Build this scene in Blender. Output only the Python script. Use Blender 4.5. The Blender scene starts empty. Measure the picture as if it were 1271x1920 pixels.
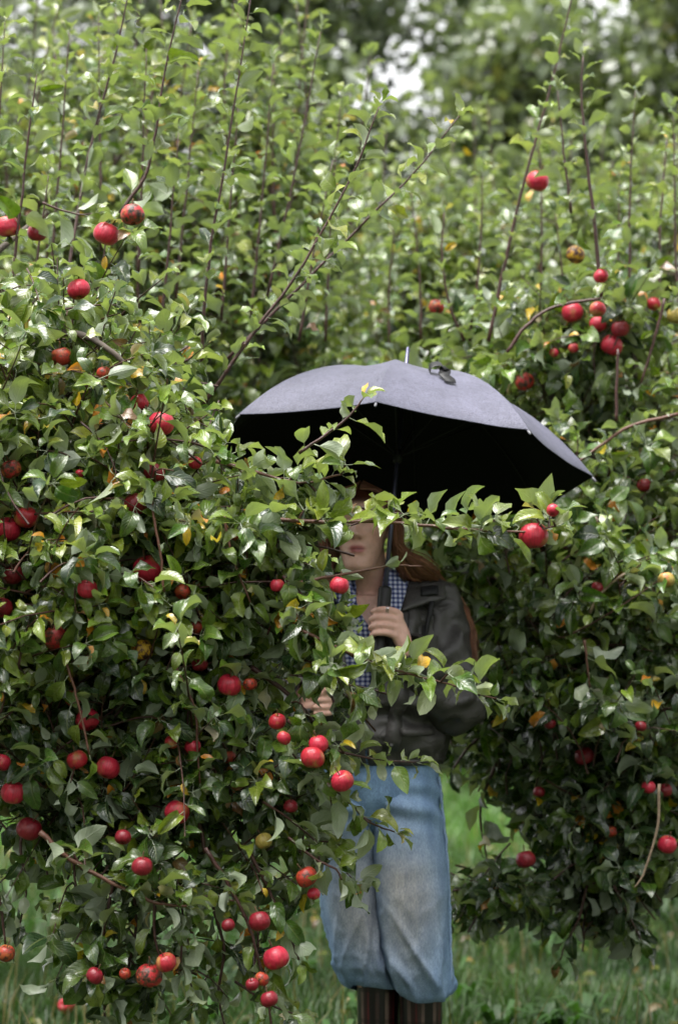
import bpy, math, random
import numpy as np
from mathutils import Vector, Matrix, noise

# ------------------------------------------------------------------ camera, sky, sun, exposure
SC = bpy.context.scene
COL = SC.collection
F = 4551.0                      # focal length in photo pixels (85 mm on a 36 mm high frame)
CAMZ = 1.2
PITCH = math.atan((1255 - 960) / F)
cam_d = bpy.data.cameras.new('camera')
cam = bpy.data.objects.new('camera', cam_d); COL.objects.link(cam)
cam.location = (0, 0, CAMZ); cam.rotation_euler = (math.pi / 2 + PITCH, 0, 0)
cam_d.sensor_fit = 'VERTICAL'; cam_d.sensor_height = 36; cam_d.sensor_width = 24
cam_d.lens = 36 * F / 1920
cam_d.clip_end = 500
cam_d.dof.use_dof = True; cam_d.dof.focus_distance = 5.2; cam_d.dof.aperture_fstop = 3.8
SC.camera = cam

SUN_EL, SUN_AZ = 76, 230        # almost overhead behind thin cloud
w = bpy.data.worlds.new('World'); SC.world = w; w.use_nodes = True
nt = w.node_tree; nt.nodes.clear()
sky = nt.nodes.new('ShaderNodeTexSky'); sky.sky_type = 'NISHITA'; sky.sun_disc = False
sky.sun_elevation = math.radians(SUN_EL); sky.sun_rotation = math.radians(SUN_AZ)
sky.air_density = 1.0; sky.dust_density = 1.5; sky.ozone_density = 1.0
hs = nt.nodes.new('ShaderNodeHueSaturation'); hs.inputs['Saturation'].default_value = 0.06
bg = nt.nodes.new('ShaderNodeBackground'); bg.inputs['Strength'].default_value = 0.066
out = nt.nodes.new('ShaderNodeOutputWorld')
nt.links.new(sky.outputs[0], hs.inputs['Color']); nt.links.new(hs.outputs[0], bg.inputs[0]); nt.links.new(bg.outputs[0], out.inputs[0])
sun_d = bpy.data.lights.new('sun', 'SUN'); sun_d.energy = 1.5; sun_d.angle = math.radians(45); sun_d.color = (1, .97, .93)
sun = bpy.data.objects.new('sun', sun_d); COL.objects.link(sun)
sun.rotation_euler = (math.radians(90 - SUN_EL), 0, math.radians(180 - SUN_AZ))
vs = SC.view_settings
vs.view_transform = 'Standard'; vs.look = 'None'; vs.gamma = 1; vs.use_curve_mapping = False; vs.exposure = 2.5
SC.cycles.use_denoising = True
SC.cycles.max_bounces = 6; SC.cycles.diffuse_bounces = 2; SC.cycles.glossy_bounces = 3; SC.cycles.transmission_bounces = 3

# ------------------------------------------------------------------ helpers
rng = np.random.default_rng(7); random.seed(7)
UPc = np.array([0, -math.sin(PITCH), math.cos(PITCH)]); FWc = np.array([0, math.cos(PITCH), math.sin(PITCH)])
def P(px, py, Y):
    """the point that a photo pixel shows on the upright plane y = Y"""
    d = np.array([1., 0, 0]) * (px - 635.5) / F + UPc * (960 - py) / F + FWc
    return np.array([0, 0, CAMZ]) + d * (Y / d[1])
def proj(v):
    q = np.asarray(v, float) - np.array([0, 0, CAMZ])
    z = q @ FWc
    z = np.where(np.abs(z) < 1e-3, 1e-3, z)
    return 635.5 + F * q[..., 0] / z, 960 - F * (q @ UPc) / z, z
def unit(v):
    v = np.asarray(v, float); n = np.linalg.norm(v, axis=-1, keepdims=True)
    return v / np.maximum(n, 1e-9)

def mesh_np(name, V, Fq, mats=(), smooth=True, uv=None, col=None, matidx=None):
    """V (n,3); Fq (m,k) faces of k corners, or a list of such arrays"""
    if not isinstance(Fq, (list, tuple)): Fq = [Fq]
    Fq = [np.asarray(f, np.int32) for f in Fq if len(f)]
    me = bpy.data.meshes.new(name)
    V = np.asarray(V, np.float32)
    loops = np.concatenate([f.ravel() for f in Fq]); tot = np.concatenate([np.full(len(f), f.shape[1], np.int32) for f in Fq])
    start = np.concatenate([[0], np.cumsum(tot)[:-1]]).astype(np.int32)
    me.vertices.add(len(V)); me.vertices.foreach_set('co', V.ravel())
    me.loops.add(len(loops)); me.loops.foreach_set('vertex_index', loops)
    me.polygons.add(len(tot)); me.polygons.foreach_set('loop_start', start)
    try: me.polygons.foreach_set('loop_total', tot)
    except Exception: pass
    for m in mats: me.materials.append(m)
    if matidx is not None: me.polygons.foreach_set('material_index', np.asarray(matidx, np.int32))
    me.update(calc_edges=True)
    if uv is not None:
        l = me.uv_layers.new(name='UVMap'); l.data.foreach_set('uv', np.asarray(uv, np.float32)[loops].ravel())
    if col is not None:
        a = me.color_attributes.new('Col', 'FLOAT_COLOR', 'POINT'); c = np.asarray(col, np.float32)
        if c.shape[1] == 3: c = np.concatenate([c, np.ones((len(c), 1), np.float32)], 1)
        a.data.foreach_set('color', c.ravel())
    if smooth: me.polygons.foreach_set('use_smooth', np.ones(len(tot), bool))
    me.validate(); me.update()
    return me

def obj(name, me, parent=None, kind=None, label=None):
    o = bpy.data.objects.new(name, me); COL.objects.link(o)
    if parent is not None:
        o.parent = parent
        if 'base' in BASE.get(parent.name, {}): o.matrix_parent_inverse = Matrix.Translation(-Vector(BASE[parent.name]['base']))
    if kind: o['kind'] = kind
    if label: o['label'] = label
    return o
BASE = {}
def thing(name, label, cat, base, group=None):
    e = bpy.data.objects.new(name, None); COL.objects.link(e); e.empty_display_size = .1
    e.location = tuple(base); e['label'] = label; e['category'] = cat
    if group: e['group'] = group
    BASE[e.name] = {'base': tuple(float(x) for x in base)}
    return e

def frames(pts):
    pts = np.asarray(pts, float); n = len(pts)
    T = np.zeros_like(pts); T[1:-1] = pts[2:] - pts[:-2]; T[0] = pts[1] - pts[0]; T[-1] = pts[-1] - pts[-2]
    T = unit(T); A = np.zeros_like(T)
    a = np.array([0, 0, 1.]) if abs(T[0][2]) < .9 else np.array([1., 0, 0])
    for i in range(n):
        a = unit(a - T[i] * (a @ T[i])); A[i] = a
    return T, A, np.cross(T, A)
def tube(pts, rad, n=8, cap=True):
    pts = np.asarray(pts, float); m = len(pts); rad = np.broadcast_to(np.asarray(rad, float), (m,))
    T, A, B = frames(pts); th = np.arange(n) * 2 * math.pi / n
    V = (pts[:, None] + rad[:, None, None] * (np.cos(th)[None, :, None] * A[:, None] + np.sin(th)[None, :, None] * B[:, None])).reshape(-1, 3)
    i, j = np.meshgrid(np.arange(m - 1), np.arange(n), indexing='ij'); i = i.ravel(); j = j.ravel(); k = (j + 1) % n
    Q = np.stack([i * n + j, i * n + k, (i + 1) * n + k, (i + 1) * n + j], 1)
    fs = [Q]
    if cap:
        V = np.concatenate([V, pts[:1], pts[-1:]]); c0 = m * n; jj = np.arange(n); kk = (jj + 1) % n
        fs.append(np.concatenate([np.stack([np.full(n, c0), kk, jj], 1), np.stack([np.full(n, c0 + 1), (m - 1) * n + jj, (m - 1) * n + kk], 1)]))
    return V, fs
def smooth_path(pts, n):
    """Catmull-Rom through pts, n points"""
    p = np.asarray(pts, float)
    if len(p) == 2: t = np.linspace(0, 1, n)[:, None]; return p[0] * (1 - t) + p[1] * t
    q = np.concatenate([[2 * p[0] - p[1]], p, [2 * p[-1] - p[-2]]]); o = []
    for s in np.linspace(0, len(p) - 1 - 1e-6, n):
        i = int(s); u = s - i; a, b, c, d = q[i:i + 4]
        o.append(.5 * (2 * b + (c - a) * u + (2 * a - 5 * b + 4 * c - d) * u * u + (3 * b - a - 3 * c + d) * u ** 3))
    return np.array(o)
class Mass:
    """collects geometry for one mesh"""
    def __init__(s): s.V = []; s.F = {}; s.n = 0; s.C = []
    def add(s, V, fs, col=None):
        if not isinstance(fs, (list, tuple)): fs = [fs]
        for f in fs:
            f = np.asarray(f)
            if len(f): s.F.setdefault(f.shape[1], []).append(f + s.n)
        s.V.append(np.asarray(V, float)); s.n += len(V)
        if col is not None: s.C.append(np.broadcast_to(np.asarray(col, float), (len(V), 3)))
    def mesh(s, name, mats=(), smooth=True):
        return mesh_np(name, np.concatenate(s.V), [np.concatenate(x) for x in s.F.values()], mats, smooth, col=np.concatenate(s.C) if s.C else None)

# ------------------------------------------------------------------ materials
def mat(name):
    m = bpy.data.materials.new(name); m.use_nodes = True; n = m.node_tree.nodes; n.clear()
    o = n.new('ShaderNodeOutputMaterial'); return m, m.node_tree, n, m.node_tree.links, o
def N(n, t, **k):
    x = n.new(t)
    for a, b in k.items():
        if a in x.inputs: x.inputs[a].default_value = b
        else: setattr(x, a, b)
    return x
def mixc(n, l, fac, a, b, mode='MIX'):
    x = n.new('ShaderNodeMix'); x.data_type = 'RGBA'; x.blend_type = mode
    for s, v in ((x.inputs[0], fac), (x.inputs[6], a), (x.inputs[7], b)):
        if hasattr(v, 'is_output'): l.new(v, s)
        elif isinstance(v, tuple): s.default_value = v if len(v) == 4 else v + (1,)
        else: s.default_value = v
    return x.outputs[2]
def ramp(n, l, fac, stops):
    x = n.new('ShaderNodeValToRGB'); e = x.color_ramp.elements
    while len(e) < len(stops): e.new(.5)
    for i, (p, c) in enumerate(stops):
        e[i].position = p; e[i].color = c if len(c) == 4 else c + (1,)
    l.new(fac, x.inputs[0]); return x.outputs[0]
def mathn(n, l, op, a, b=None, clamp=False):
    x = n.new('ShaderNodeMath'); x.operation = op; x.use_clamp = clamp
    for s, v in zip(x.inputs, (a, b)):
        if v is None: continue
        if hasattr(v, 'is_output'): l.new(v, s)
        else: s.default_value = v
    return x.outputs[0]

def leaf_material(name, single):
    m, t, n, l, o = mat(name)
    if single: src = N(n, 'ShaderNodeObjectInfo').outputs['Color']
    else: src = N(n, 'ShaderNodeAttribute', attribute_name='Col').outputs['Color']
    uv = N(n, 'ShaderNodeUVMap').outputs[0]; sx = n.new('ShaderNodeSeparateXYZ'); l.new(uv, sx.inputs[0])
    geo = n.new('ShaderNodeNewGeometry')
    nz = N(n, 'ShaderNodeTexNoise', Scale=38.0, Detail=3.0); l.new(geo.outputs['Position'], nz.inputs['Vector'])
    # midrib and side veins from the blade's own coordinates (u -1..1 across, v 0..1 along)
    au = mathn(n, l, 'ABSOLUTE', sx.outputs[0])
    mid = mathn(n, l, 'SUBTRACT', 1.0, mathn(n, l, 'MULTIPLY', au, 11.0), True)
    vein = mathn(n, l, 'SINE', mathn(n, l, 'MULTIPLY', mathn(n, l, 'SUBTRACT', sx.outputs[1], mathn(n, l, 'MULTIPLY', au, .32)), 46.0))
    vein = mathn(n, l, 'POWER', mathn(n, l, 'MAXIMUM', vein, 0.0), 4.0)
    c1 = mixc(n, l, mathn(n, l, 'MULTIPLY', mid, .55), src, (.24, .28, .10))
    c1 = mixc(n, l, mathn(n, l, 'MULTIPLY', vein, .13), c1, (.16, .22, .07))
    blot = ramp(n, l, nz.outputs[0], [(.30, (.62, .62, .62)), (.62, (1.18, 1.15, 1.0))])
    c1 = mixc(n, l, 1.0, c1, blot, 'MULTIPLY')
    sp = N(n, 'ShaderNodeTexNoise', Scale=170.0, Detail=1.0); l.new(geo.outputs['Position'], sp.inputs['Vector'])
    spot = ramp(n, l, sp.outputs[0], [(.70, (0, 0, 0)), (.76, (1, 1, 1))])
    c1 = mixc(n, l, mathn(n, l, 'MULTIPLY', spot, .55), c1, (.10, .055, .02))
    under = mixc(n, l, .62, c1, (.36, .41, .32))
    c2 = mixc(n, l, geo.outputs['Backfacing'], c1, under)
    bump = N(n, 'ShaderNodeBump', Strength=.55, Distance=.0016)
    hgt = mathn(n, l, 'ADD', mathn(n, l, 'MULTIPLY', vein, -.6), mathn(n, l, 'MULTIPLY', nz.outputs[0], 1.6))
    l.new(mathn(n, l, 'SUBTRACT', hgt, mid), bump.inputs['Height'])
    pb = n.new('ShaderNodeBsdfPrincipled'); l.new(c2, pb.inputs['Base Color']); l.new(bump.outputs[0], pb.inputs['Normal'])
    rr = mathn(n, l, 'ADD', mathn(n, l, 'MULTIPLY', nz.outputs[0], .3), mathn(n, l, 'MULTIPLY', geo.outputs['Backfacing'], .25))
    l.new(mathn(n, l, 'ADD', rr, .13), pb.inputs['Roughness']); pb.inputs['Specular IOR Level'].default_value = .75; pb.inputs['Coat Weight'].default_value = .36; pb.inputs['Coat Roughness'].default_value = .2; pb.inputs['Coat IOR'].default_value = 1.45
    tr = n.new('ShaderNodeBsdfTranslucent'); l.new(mixc(n, l, 1.0, c2, (1.5, 1.7, .5), 'MULTIPLY'), tr.inputs[0])
    mx = n.new('ShaderNodeMixShader'); mx.inputs[0].default_value = .21
    l.new(pb.outputs[0], mx.inputs[1]); l.new(tr.outputs[0], mx.inputs[2]); l.new(mx.outputs[0], o.inputs[0])
    return m
M_LEAF1 = leaf_material('leaf_single', True); M_LEAFN = leaf_material('leaf_crown', False)

def bark_material(name, c0, c1, rough=.6, scale=60):
    m, t, n, l, o = mat(name)
    tc = n.new('ShaderNodeNewGeometry'); nz = N(n, 'ShaderNodeTexNoise', Scale=float(scale), Detail=5.0, Roughness=.7); l.new(tc.outputs['Position'], nz.inputs['Vector'])
    c = ramp(n, l, nz.outputs[0], [(.3, c0), (.7, c1)])
    pb = N(n, 'ShaderNodeBsdfPrincipled', Roughness=rough); l.new(c, pb.inputs['Base Color'])
    b = N(n, 'ShaderNodeBump', Strength=.7, Distance=.004); l.new(nz.outputs[0], b.inputs['Height']); l.new(b.outputs[0], pb.inputs['Normal'])
    l.new(pb.outputs[0], o.inputs[0]); return m
M_BARK = bark_material('bark', (.035, .026, .02), (.12, .095, .075), .8, 25)
M_TWIG = bark_material('young_twig', (.028, .010, .008), (.085, .032, .024), .4, 90)
M_TWIGR = bark_material('reddish_twig', (.07, .026, .016), (.15, .065, .04), .45, 80)
M_TWIGP = bark_material('pale_dry_twig', (.16, .11, .07), (.28, .21, .14), .7, 80)

def plain(name, c, rough=.5, spec=.5, bump=0, bscale=200, metal=0, var=.0):
    m, t, n, l, o = mat(name)
    pb = N(n, 'ShaderNodeBsdfPrincipled', Roughness=rough, Metallic=float(metal)); pb.inputs['Specular IOR Level'].default_value = spec
    g = n.new('ShaderNodeNewGeometry'); nz = N(n, 'ShaderNodeTexNoise', Scale=float(bscale), Detail=3.0); l.new(g.outputs['Position'], nz.inputs['Vector'])
    k = ramp(n, l, nz.outputs[0], [(.3, (1 - var,) * 3), (.7, (1 + var,) * 3)])
    l.new(mixc(n, l, 1.0, tuple(c), k, 'MULTIPLY'), pb.inputs['Base Color'])
    if bump:
        b = N(n, 'ShaderNodeBump', Strength=bump, Distance=.002); l.new(nz.outputs[0], b.inputs['Height']); l.new(b.outputs[0], pb.inputs['Normal'])
    l.new(pb.outputs[0], o.inputs[0]); return m

# ------------------------------------------------------------------ leaves
def leaf_shape(bend, fold, wave, asym, nl, nc, seed):
    """apple leaf, blade length 1 after a 0.25 stalk; y along, x across, z up. nl rows, nc columns each side"""
    r = np.random.default_rng(seed); ph = r.uniform(0, 6.28); ph2 = r.uniform(0, 6.28)
    V = []; UV = []; t = np.linspace(0, 1, nl + 1)
    hw = .29 * np.power(np.sin(math.pi * np.power(t, .80)), .80) * (1 - .18 * t); hw[0] = .012; hw[-1] = .004
    y = .25; z = 0.; ang = r.uniform(-.1, .25); rows = []
    for i, ti in enumerate(t):
        row = []
        for j in range(-nc, nc + 1):
            u = j / nc; x = u * hw[i]
            fz = abs(x) * math.tan(fold) * (1 - .35 * abs(u)) + wave * hw[i] * math.sin(ti * 9 + ph + (2.1 if u > 0 else 0)) * abs(u) ** 1.5
            row.append(len(V)); ca, sa = math.cos(ang), math.sin(ang)
            V.append((x * math.cos(fold * .6) + asym * ti * ti, y - sa * fz, z + ca * fz)); UV.append((u, ti))
        rows.append(row); y += math.cos(ang) / nl; z += math.sin(ang) / nl; ang -= bend / nl
    Q = []
    for i in range(nl):
        for j in range(2 * nc): Q.append((rows[i][j], rows[i][j + 1], rows[i + 1][j + 1], rows[i + 1][j]))
    # stalk: a thin three-sided tube
    b = len(V)
    for yy, rr in ((0, .016), (.26, .011)):
        for k in range(3):
            a = k * 2.094; V.append((rr * math.cos(a), yy, rr * math.sin(a) - .006)); UV.append((0, 0))
    for k in range(3): Q.append((b + k, b + (k + 1) % 3, b + 3 + (k + 1) % 3, b + 3 + k))
    return np.array(V), np.array(Q), np.array(UV)
NVAR = 14
_vp = [(random.uniform(.3, 2.3), random.uniform(.2, 1.1), random.uniform(.1, .7), random.uniform(-.22, .22)) for _ in range(NVAR)]
LEAF_LO = [leaf_shape(*_vp[k], 5, 1, k) for k in range(NVAR)]
LEAF_HI_ME = []
for k in range(NVAR):
    V, Q, UV = leaf_shape(*_vp[k], 7, 2, k)
    LEAF_HI_ME.append(mesh_np('leaf', V, Q, [M_LEAF1], uv=UV))

PAL = {'dark': (.019, .046, .012), 'mid': (.050, .104, .011), 'light': (.100, .160, .015), 'fresh': (.175, .232, .026), 'yellow': (.50, .34, .02), 'orange': (.50, .20, .015), 'brown': (.17, .09, .035)}
PALA = np.array([PAL[k] for k in ('dark', 'mid', 'light', 'fresh', 'yellow', 'orange', 'brown')])
class Leaves:
    def __init__(s): s.p = []; s.a = []; s.n = []; s.L = []; s.c = []
    def add(s, p, a, n, L, c):
        s.p.append(p); s.a.append(a); s.n.append(n); s.L.append(L); s.c.append(c)
def leaf_colour(fresh=0., auf=.035):  # tone shift: leaf youth, plus shade painted into the low right crown
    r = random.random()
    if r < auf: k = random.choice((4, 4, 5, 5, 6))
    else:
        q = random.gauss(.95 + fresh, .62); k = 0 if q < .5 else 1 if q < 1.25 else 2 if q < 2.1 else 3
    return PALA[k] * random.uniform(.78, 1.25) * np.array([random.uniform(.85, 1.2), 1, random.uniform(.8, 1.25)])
UP = np.array([0, 0, 1.])
def add_leaf(LV, p, stem, phi, L, fresh=0., open_=1.0, droop=.0, auf=.035):
    s = unit(stem); a = unit(np.cross(s, UP) + 1e-4); b = np.cross(s, a)
    r = math.cos(phi) * a + math.sin(phi) * b
    ax = unit(s * math.cos(open_) + r * math.sin(open_) + np.array([0, 0, -droop]) + rng.normal(0, .16, 3))
    nn = s * .45 + UP * .75 + rng.normal(0, .55, 3); nn = unit(nn - ax * (nn @ ax))
    c = leaf_colour(fresh, auf); LV.add(np.asarray(p, float), ax, nn, L * (.75 if c[0] > c[1] else 1), c)
def grow(LV, path, spacing, L, fresh=0., t0=0., droop=0., tip=True, auf=.035, jit=.35, open_=1.0):
    """alternate leaves along a shoot"""
    seg = np.linalg.norm(np.diff(path, axis=0), axis=1); cum = np.concatenate([[0], np.cumsum(seg)]); tot = cum[-1]
    s = tot * t0 + random.uniform(0, spacing); phi = random.uniform(0, 6.28)
    while s < tot:
        i = min(np.searchsorted(cum, s) - 1, len(path) - 2); i = max(i, 0); u = (s - cum[i]) / max(seg[i], 1e-6)
        q = s / tot
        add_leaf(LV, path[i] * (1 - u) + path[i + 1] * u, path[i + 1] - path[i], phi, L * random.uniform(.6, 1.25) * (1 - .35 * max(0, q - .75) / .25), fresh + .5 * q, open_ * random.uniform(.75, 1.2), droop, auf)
        phi += 2.4 + random.uniform(-.4, .4); s += spacing * random.uniform(1 - jit, 1 + jit)
    if tip:
        d = path[-1] - path[-2]
        for k in range(3): add_leaf(LV, path[-1], d, k * 2.1 + phi, L * random.uniform(.5, .8), fresh + .7, random.uniform(.3, .7), droop * .5, auf)
def rosette(LV, p, d, n, L, fresh=0., auf=.035, droop=.1):
    ph = random.uniform(0, 6.28)
    for k in range(n): add_leaf(LV, p, d, ph + k * 2.4, L * random.uniform(.65, 1.2), fresh, random.uniform(.7, 1.45), droop, auf)

class Tree:
    def __init__(s, name, label, base, group):
        s.e = thing(name, label, 'tree', base, group); s.LV = Leaves(); s.tw = Mass(); s.ntw = 0; s.blobs = []
    def branch(s, pts, r0, r1, m=None, n=9, name='branch', seg=None):
        path = smooth_path(pts, seg or max(6, 4 * len(pts)))
        jit = rng.normal(0, 1, path.shape) * (r0 * .16); jit[0] = 0; path = path + jit
        V, fs = tube(path, np.linspace(r0, r1, len(path)), n)
        obj(name, mesh_np(name, V, fs, [m or M_TWIG]), s.e); return path
    def twig(s, path, r0, r1, n=4):
        V, fs = tube(path, np.linspace(r0, r1, len(path)), n, False); s.tw.add(V, fs); s.ntw += 1
    def fill(s, c, rad, ntwig, L=.072, fresh=0., droop=.15, updir=.5, tl=(.10, .26), spacing=.026, auf=.055, shell=.35):
        """leafy twigs through an ellipsoid of the crown"""
        c = np.asarray(c); rad = np.asarray(rad); s.blobs.append((c, rad))
        for _ in range(ntwig):
            d = unit(rng.normal(0, 1, 3)); r = random.random() ** shell
            dirn = unit(unit(d * rad) * .7 + np.array([0, 0, updir]) + rng.normal(0, .45, 3))
            ln = random.uniform(*tl); p = c + d * rad * r - dirn * ln * .75; bendv = rng.normal(0, .25, 3) + np.array([0, 0, -droop])
            t = np.linspace(0, 1, 5)[:, None]; path = p + dirn * ln * t + bendv * ln * t * t
            s.twig(path, .0028, .0012)
            if random.random() < .45: rosette(s.LV, path[-1], path[-1] - path[-2], random.randint(4, 7), L, fresh, auf, droop)
            grow(s.LV, path, spacing, L, fresh, .1, droop, False, auf)

# ------------------------------------------------------------------ ground
def ground_material():
    m, t, n, l, o = mat('orchard_ground')
    g = n.new('ShaderNodeNewGeometry')
    a = N(n, 'ShaderNodeTexNoise', Scale=1.1, Detail=6.0, Roughness=.65); l.new(g.outputs['Position'], a.inputs['Vector'])
    b = N(n, 'ShaderNodeTexNoise', Scale=45.0, Detail=4.0, Roughness=.7); l.new(g.outputs['Position'], b.inputs['Vector'])
    c = ramp(n, l, a.outputs[0], [(.34, (.042, .035, .016)), (.5, (.024, .044, .009)), (.7, (.034, .068, .012))])
    d = ramp(n, l, b.outputs[0], [(.3, (.45, .45, .45)), (.7, (1.35, 1.3, 1.2))])
    pb = N(n, 'ShaderNodeBsdfPrincipled', Roughness=.9); l.new(mixc(n, l, 1.0, c, d, 'MULTIPLY'), pb.inputs['Base Color'])
    bp = N(n, 'ShaderNodeBump', Strength=1.0, Distance=.03); l.new(b.outputs[0], bp.inputs['Height']); l.new(bp.outputs[0], pb.inputs['Normal'])
    l.new(pb.outputs[0], o.inputs[0]); return m
def gz(x, y):
    return .035 * np.sin(x * .9 + 1.3) * np.sin(y * .55) + .02 * np.sin(x * 2.3 + y * 1.7)
def make_ground():
    xs = np.concatenate([np.linspace(-300, -16, 12), np.linspace(-14, 14, 57), np.linspace(16, 300, 12)])
    ys = np.concatenate([np.linspace(-60, -4, 8), np.linspace(-2, 40, 85), np.linspace(45, 450, 14)])
    X, Y = np.meshgrid(xs, ys, indexing='ij'); fade = np.exp(-(np.maximum(0, np.abs(X) - 12) / 4) ** 2) * np.exp(-(np.maximum(0, Y - 36) / 6) ** 2)
    V = np.stack([X, Y, gz(X, Y) * fade], -1).reshape(-1, 3); ny = len(ys)
    i, j = np.meshgrid(np.arange(len(xs) - 1), np.arange(ny - 1), indexing='ij'); i = i.ravel(); j = j.ravel()
    Q = np.stack([i * ny + j, (i + 1) * ny + j, (i + 1) * ny + j + 1, i * ny + j + 1], 1)
    obj('ground', mesh_np('ground', V, Q, [ground_material()]), kind='structure')
make_ground()

# ------------------------------------------------------------------ the apple trees
def limb(tr, pts, r0, r1, name='limb'):
    path = smooth_path(pts, 10); path[1:-1] += rng.normal(0, .012, path[1:-1].shape)
    V, fs = tube(path, np.linspace(r0, r1, 10), 9); obj(name, mesh_np(name, V, fs, [M_BARK]), tr.e); return path
def trunk(tr, base, top, r0, r1):
    t = np.linspace(0, 1, 12); path = np.asarray(base) * (1 - t[:, None]) + np.asarray(top) * t[:, None]
    path[:, 0] += .05 * np.sin(t * 4); path[:, 1] += .04 * np.sin(t * 5 + 1); path[0, 2] -= .08
    r = r0 + (r1 - r0) * t + r0 * .5 * np.exp(-t * 14)
    V, fs = tube(path, r, 16)
    V[:] += np.array([noise.noise_vector(Vector(v) * 9) for v in V]) * .014
    obj('trunk', mesh_np('trunk', V, fs, [M_BARK]), tr.e); return path

def PP(lst, Y): return [P(a[0], a[1], a[2] if len(a) > 2 else Y) for a in lst]
def hero(tr, pts, Y, r0=.0045, r1=.0018, L=.066, spacing=.026, fresh=.25, t0=0., droop=.05, m=None, spur=0, tip=True, open_=1.0, auf=.03):
    """a branch that the photograph shows by itself"""
    path = tr.branch(PP(pts, Y), r0, r1, m)
    if spacing: grow(tr.LV, path, spacing, L, fresh, t0, droop, tip, auf, open_=open_)
    if spur:
        for k in range(len(path)):
            if k / len(path) < t0 or random.random() > spur: continue
            d = unit(rng.normal(0, 1, 3) + np.array([0, 0, .5])); q = path[k] + d * .025
            tr.twig(np.array([path[k], path[k] + d * .012, q]), .0028, .002)
            rosette(tr.LV, q, d, random.randint(3, 6), L, fresh - .1, auf)
    return path

# -- the tree on the left, reaching in front of the woman
TL = Tree('apple_tree', 'near apple tree at left whose leafy branches hang across the woman', (-1.55, 5.75, 0), 'apple trees of the orchard')
tp = trunk(TL, (-1.55, 5.75, 0), (-1.3, 5.6, 1.25), .085, .06)
for e, r in ((P(-60, 560, 5.6), .03), (P(120, 700, 5.4), .028), (P(180, 980, 5.3), .026), (P(330, 1060, 5.25), .02), (P(120, 1250, 5.4), .024), (P(240, 1420, 5.3), .02), (P(-150, 1200, 5.2), .022), (P(60, 420, 6.0), .022)):
    mid = (tp[-1] * .55 + e * .45) + np.array([0, 0, .12]); limb(TL, [tp[random.randint(8, 11)], mid, e], r, .007)
def BL(px, py, Y, rx, ry, rd, n, **k): k.setdefault('L', .062); k.setdefault('auf', .075); TL.fill(P(px, py, Y), (rx / F * Y, rd, ry / F * Y), n, **k)
BL(60, 830, 5.35, 330, 260, .50, 330, fresh=.32)
BL(110, 1080, 5.3, 350, 230, .50, 330, fresh=.28)
BL(290, 880, 5.25, 100, 140, .36, 105, fresh=.3)
BL(400, 1020, 5.2, 140, 110, .30, 150, fresh=.3)
BL(370, 1200, 5.25, 130, 160, .34, 150, fresh=.1)
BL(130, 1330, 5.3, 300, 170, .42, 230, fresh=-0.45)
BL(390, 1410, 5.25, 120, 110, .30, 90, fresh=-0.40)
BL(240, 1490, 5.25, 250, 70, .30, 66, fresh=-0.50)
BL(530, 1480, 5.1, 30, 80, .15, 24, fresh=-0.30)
BL(60, 620, 5.5, 280, 130, .45, 130, fresh=0.10)
BL(280, 690, 5.6, 80, 90, .30, 45, fresh=0.20)
BL(-420, 900, 5.4, 330, 520, .5, 260)
BL(555, 1130, 5.05, 30, 80, .12, 22, fresh=0.00)
BL(520, 970, 5.05, 15, 35, .12, 12, fresh=0.10)
# shoots standing up out of the crown
hero(TL, [(18, 580), (35, 430), (55, 250), (70, 140)], 5.7, .0045, .0015, spacing=.019, fresh=.6)
hero(TL, [(120, 560, 5.9), (165, 300, 6.0), (215, 110, 6.0), (245, -30, 6.0)], 5.9, .0045, .0016, spacing=.019, fresh=.6, t0=.2, m=M_TWIG)
hero(TL, [(225, 400), (280, 310), (308, 140), (350, -40)], 5.7, .0048, .0016, spacing=.019, fresh=.6)
hero(TL, [(378, 690), (390, 500), (430, 260), (475, -40)], 5.8, .0048, .0016, spacing=.019, fresh=.6)
hero(TL, [(375, 770, 5.6), (470, 630, 5.6), (560, 510, 5.6), (660, 330, 5.6), (712, 195, 5.6)], 5.6, .005, .0016, spacing=.019, fresh=.6, t0=.1)
hero(TL, [(420, 680, 5.9), (560, 540, 5.9), (700, 400, 5.9), (780, 320, 5.9), (862, 215, 5.9)], 5.9, .0045, .0015, spacing=.019, fresh=.6, t0=.12)
hero(TL, [(85, 622, 5.2), (150, 628, 5.15), (205, 655, 5.1), (250, 700, 5.1)], 5.2, .009, .005, m=M_BARK, spacing=.05)
hero(TL, [(80, 380), (110, 392), (150, 402), (178, 400)], 5.6, .003, .0015, spacing=.03, fresh=.6)
random.seed(5)
for x0, y0, x1, y1, yy in ((-20, 480, 10, 40, 6.2), (95, 520, 130, 60, 6.6), (190, 470, 185, 30, 6.8), (260, 520, 275, 90, 6.4), (330, 560, 372, 130, 6.9), (300, 640, 335, 250, 6.3), (415, 600, 448, 190, 6.7), (470, 600, 512, 120, 7.0), (500, 560, 600, 60, 6.8), (560, 640, 625, 300, 6.6), (610, 640, 640, 180, 7.1), (60, 640, 92, 330, 5.9), (170, 640, 205, 420, 5.9)):
    hero(TL, [(x0, y0), ((x0 + x1) / 2 + random.uniform(-8, 8), (y0 + y1) / 2), (x1, y1)], yy, .0045, .0014, L=.068, spacing=.021, fresh=.45)
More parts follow.
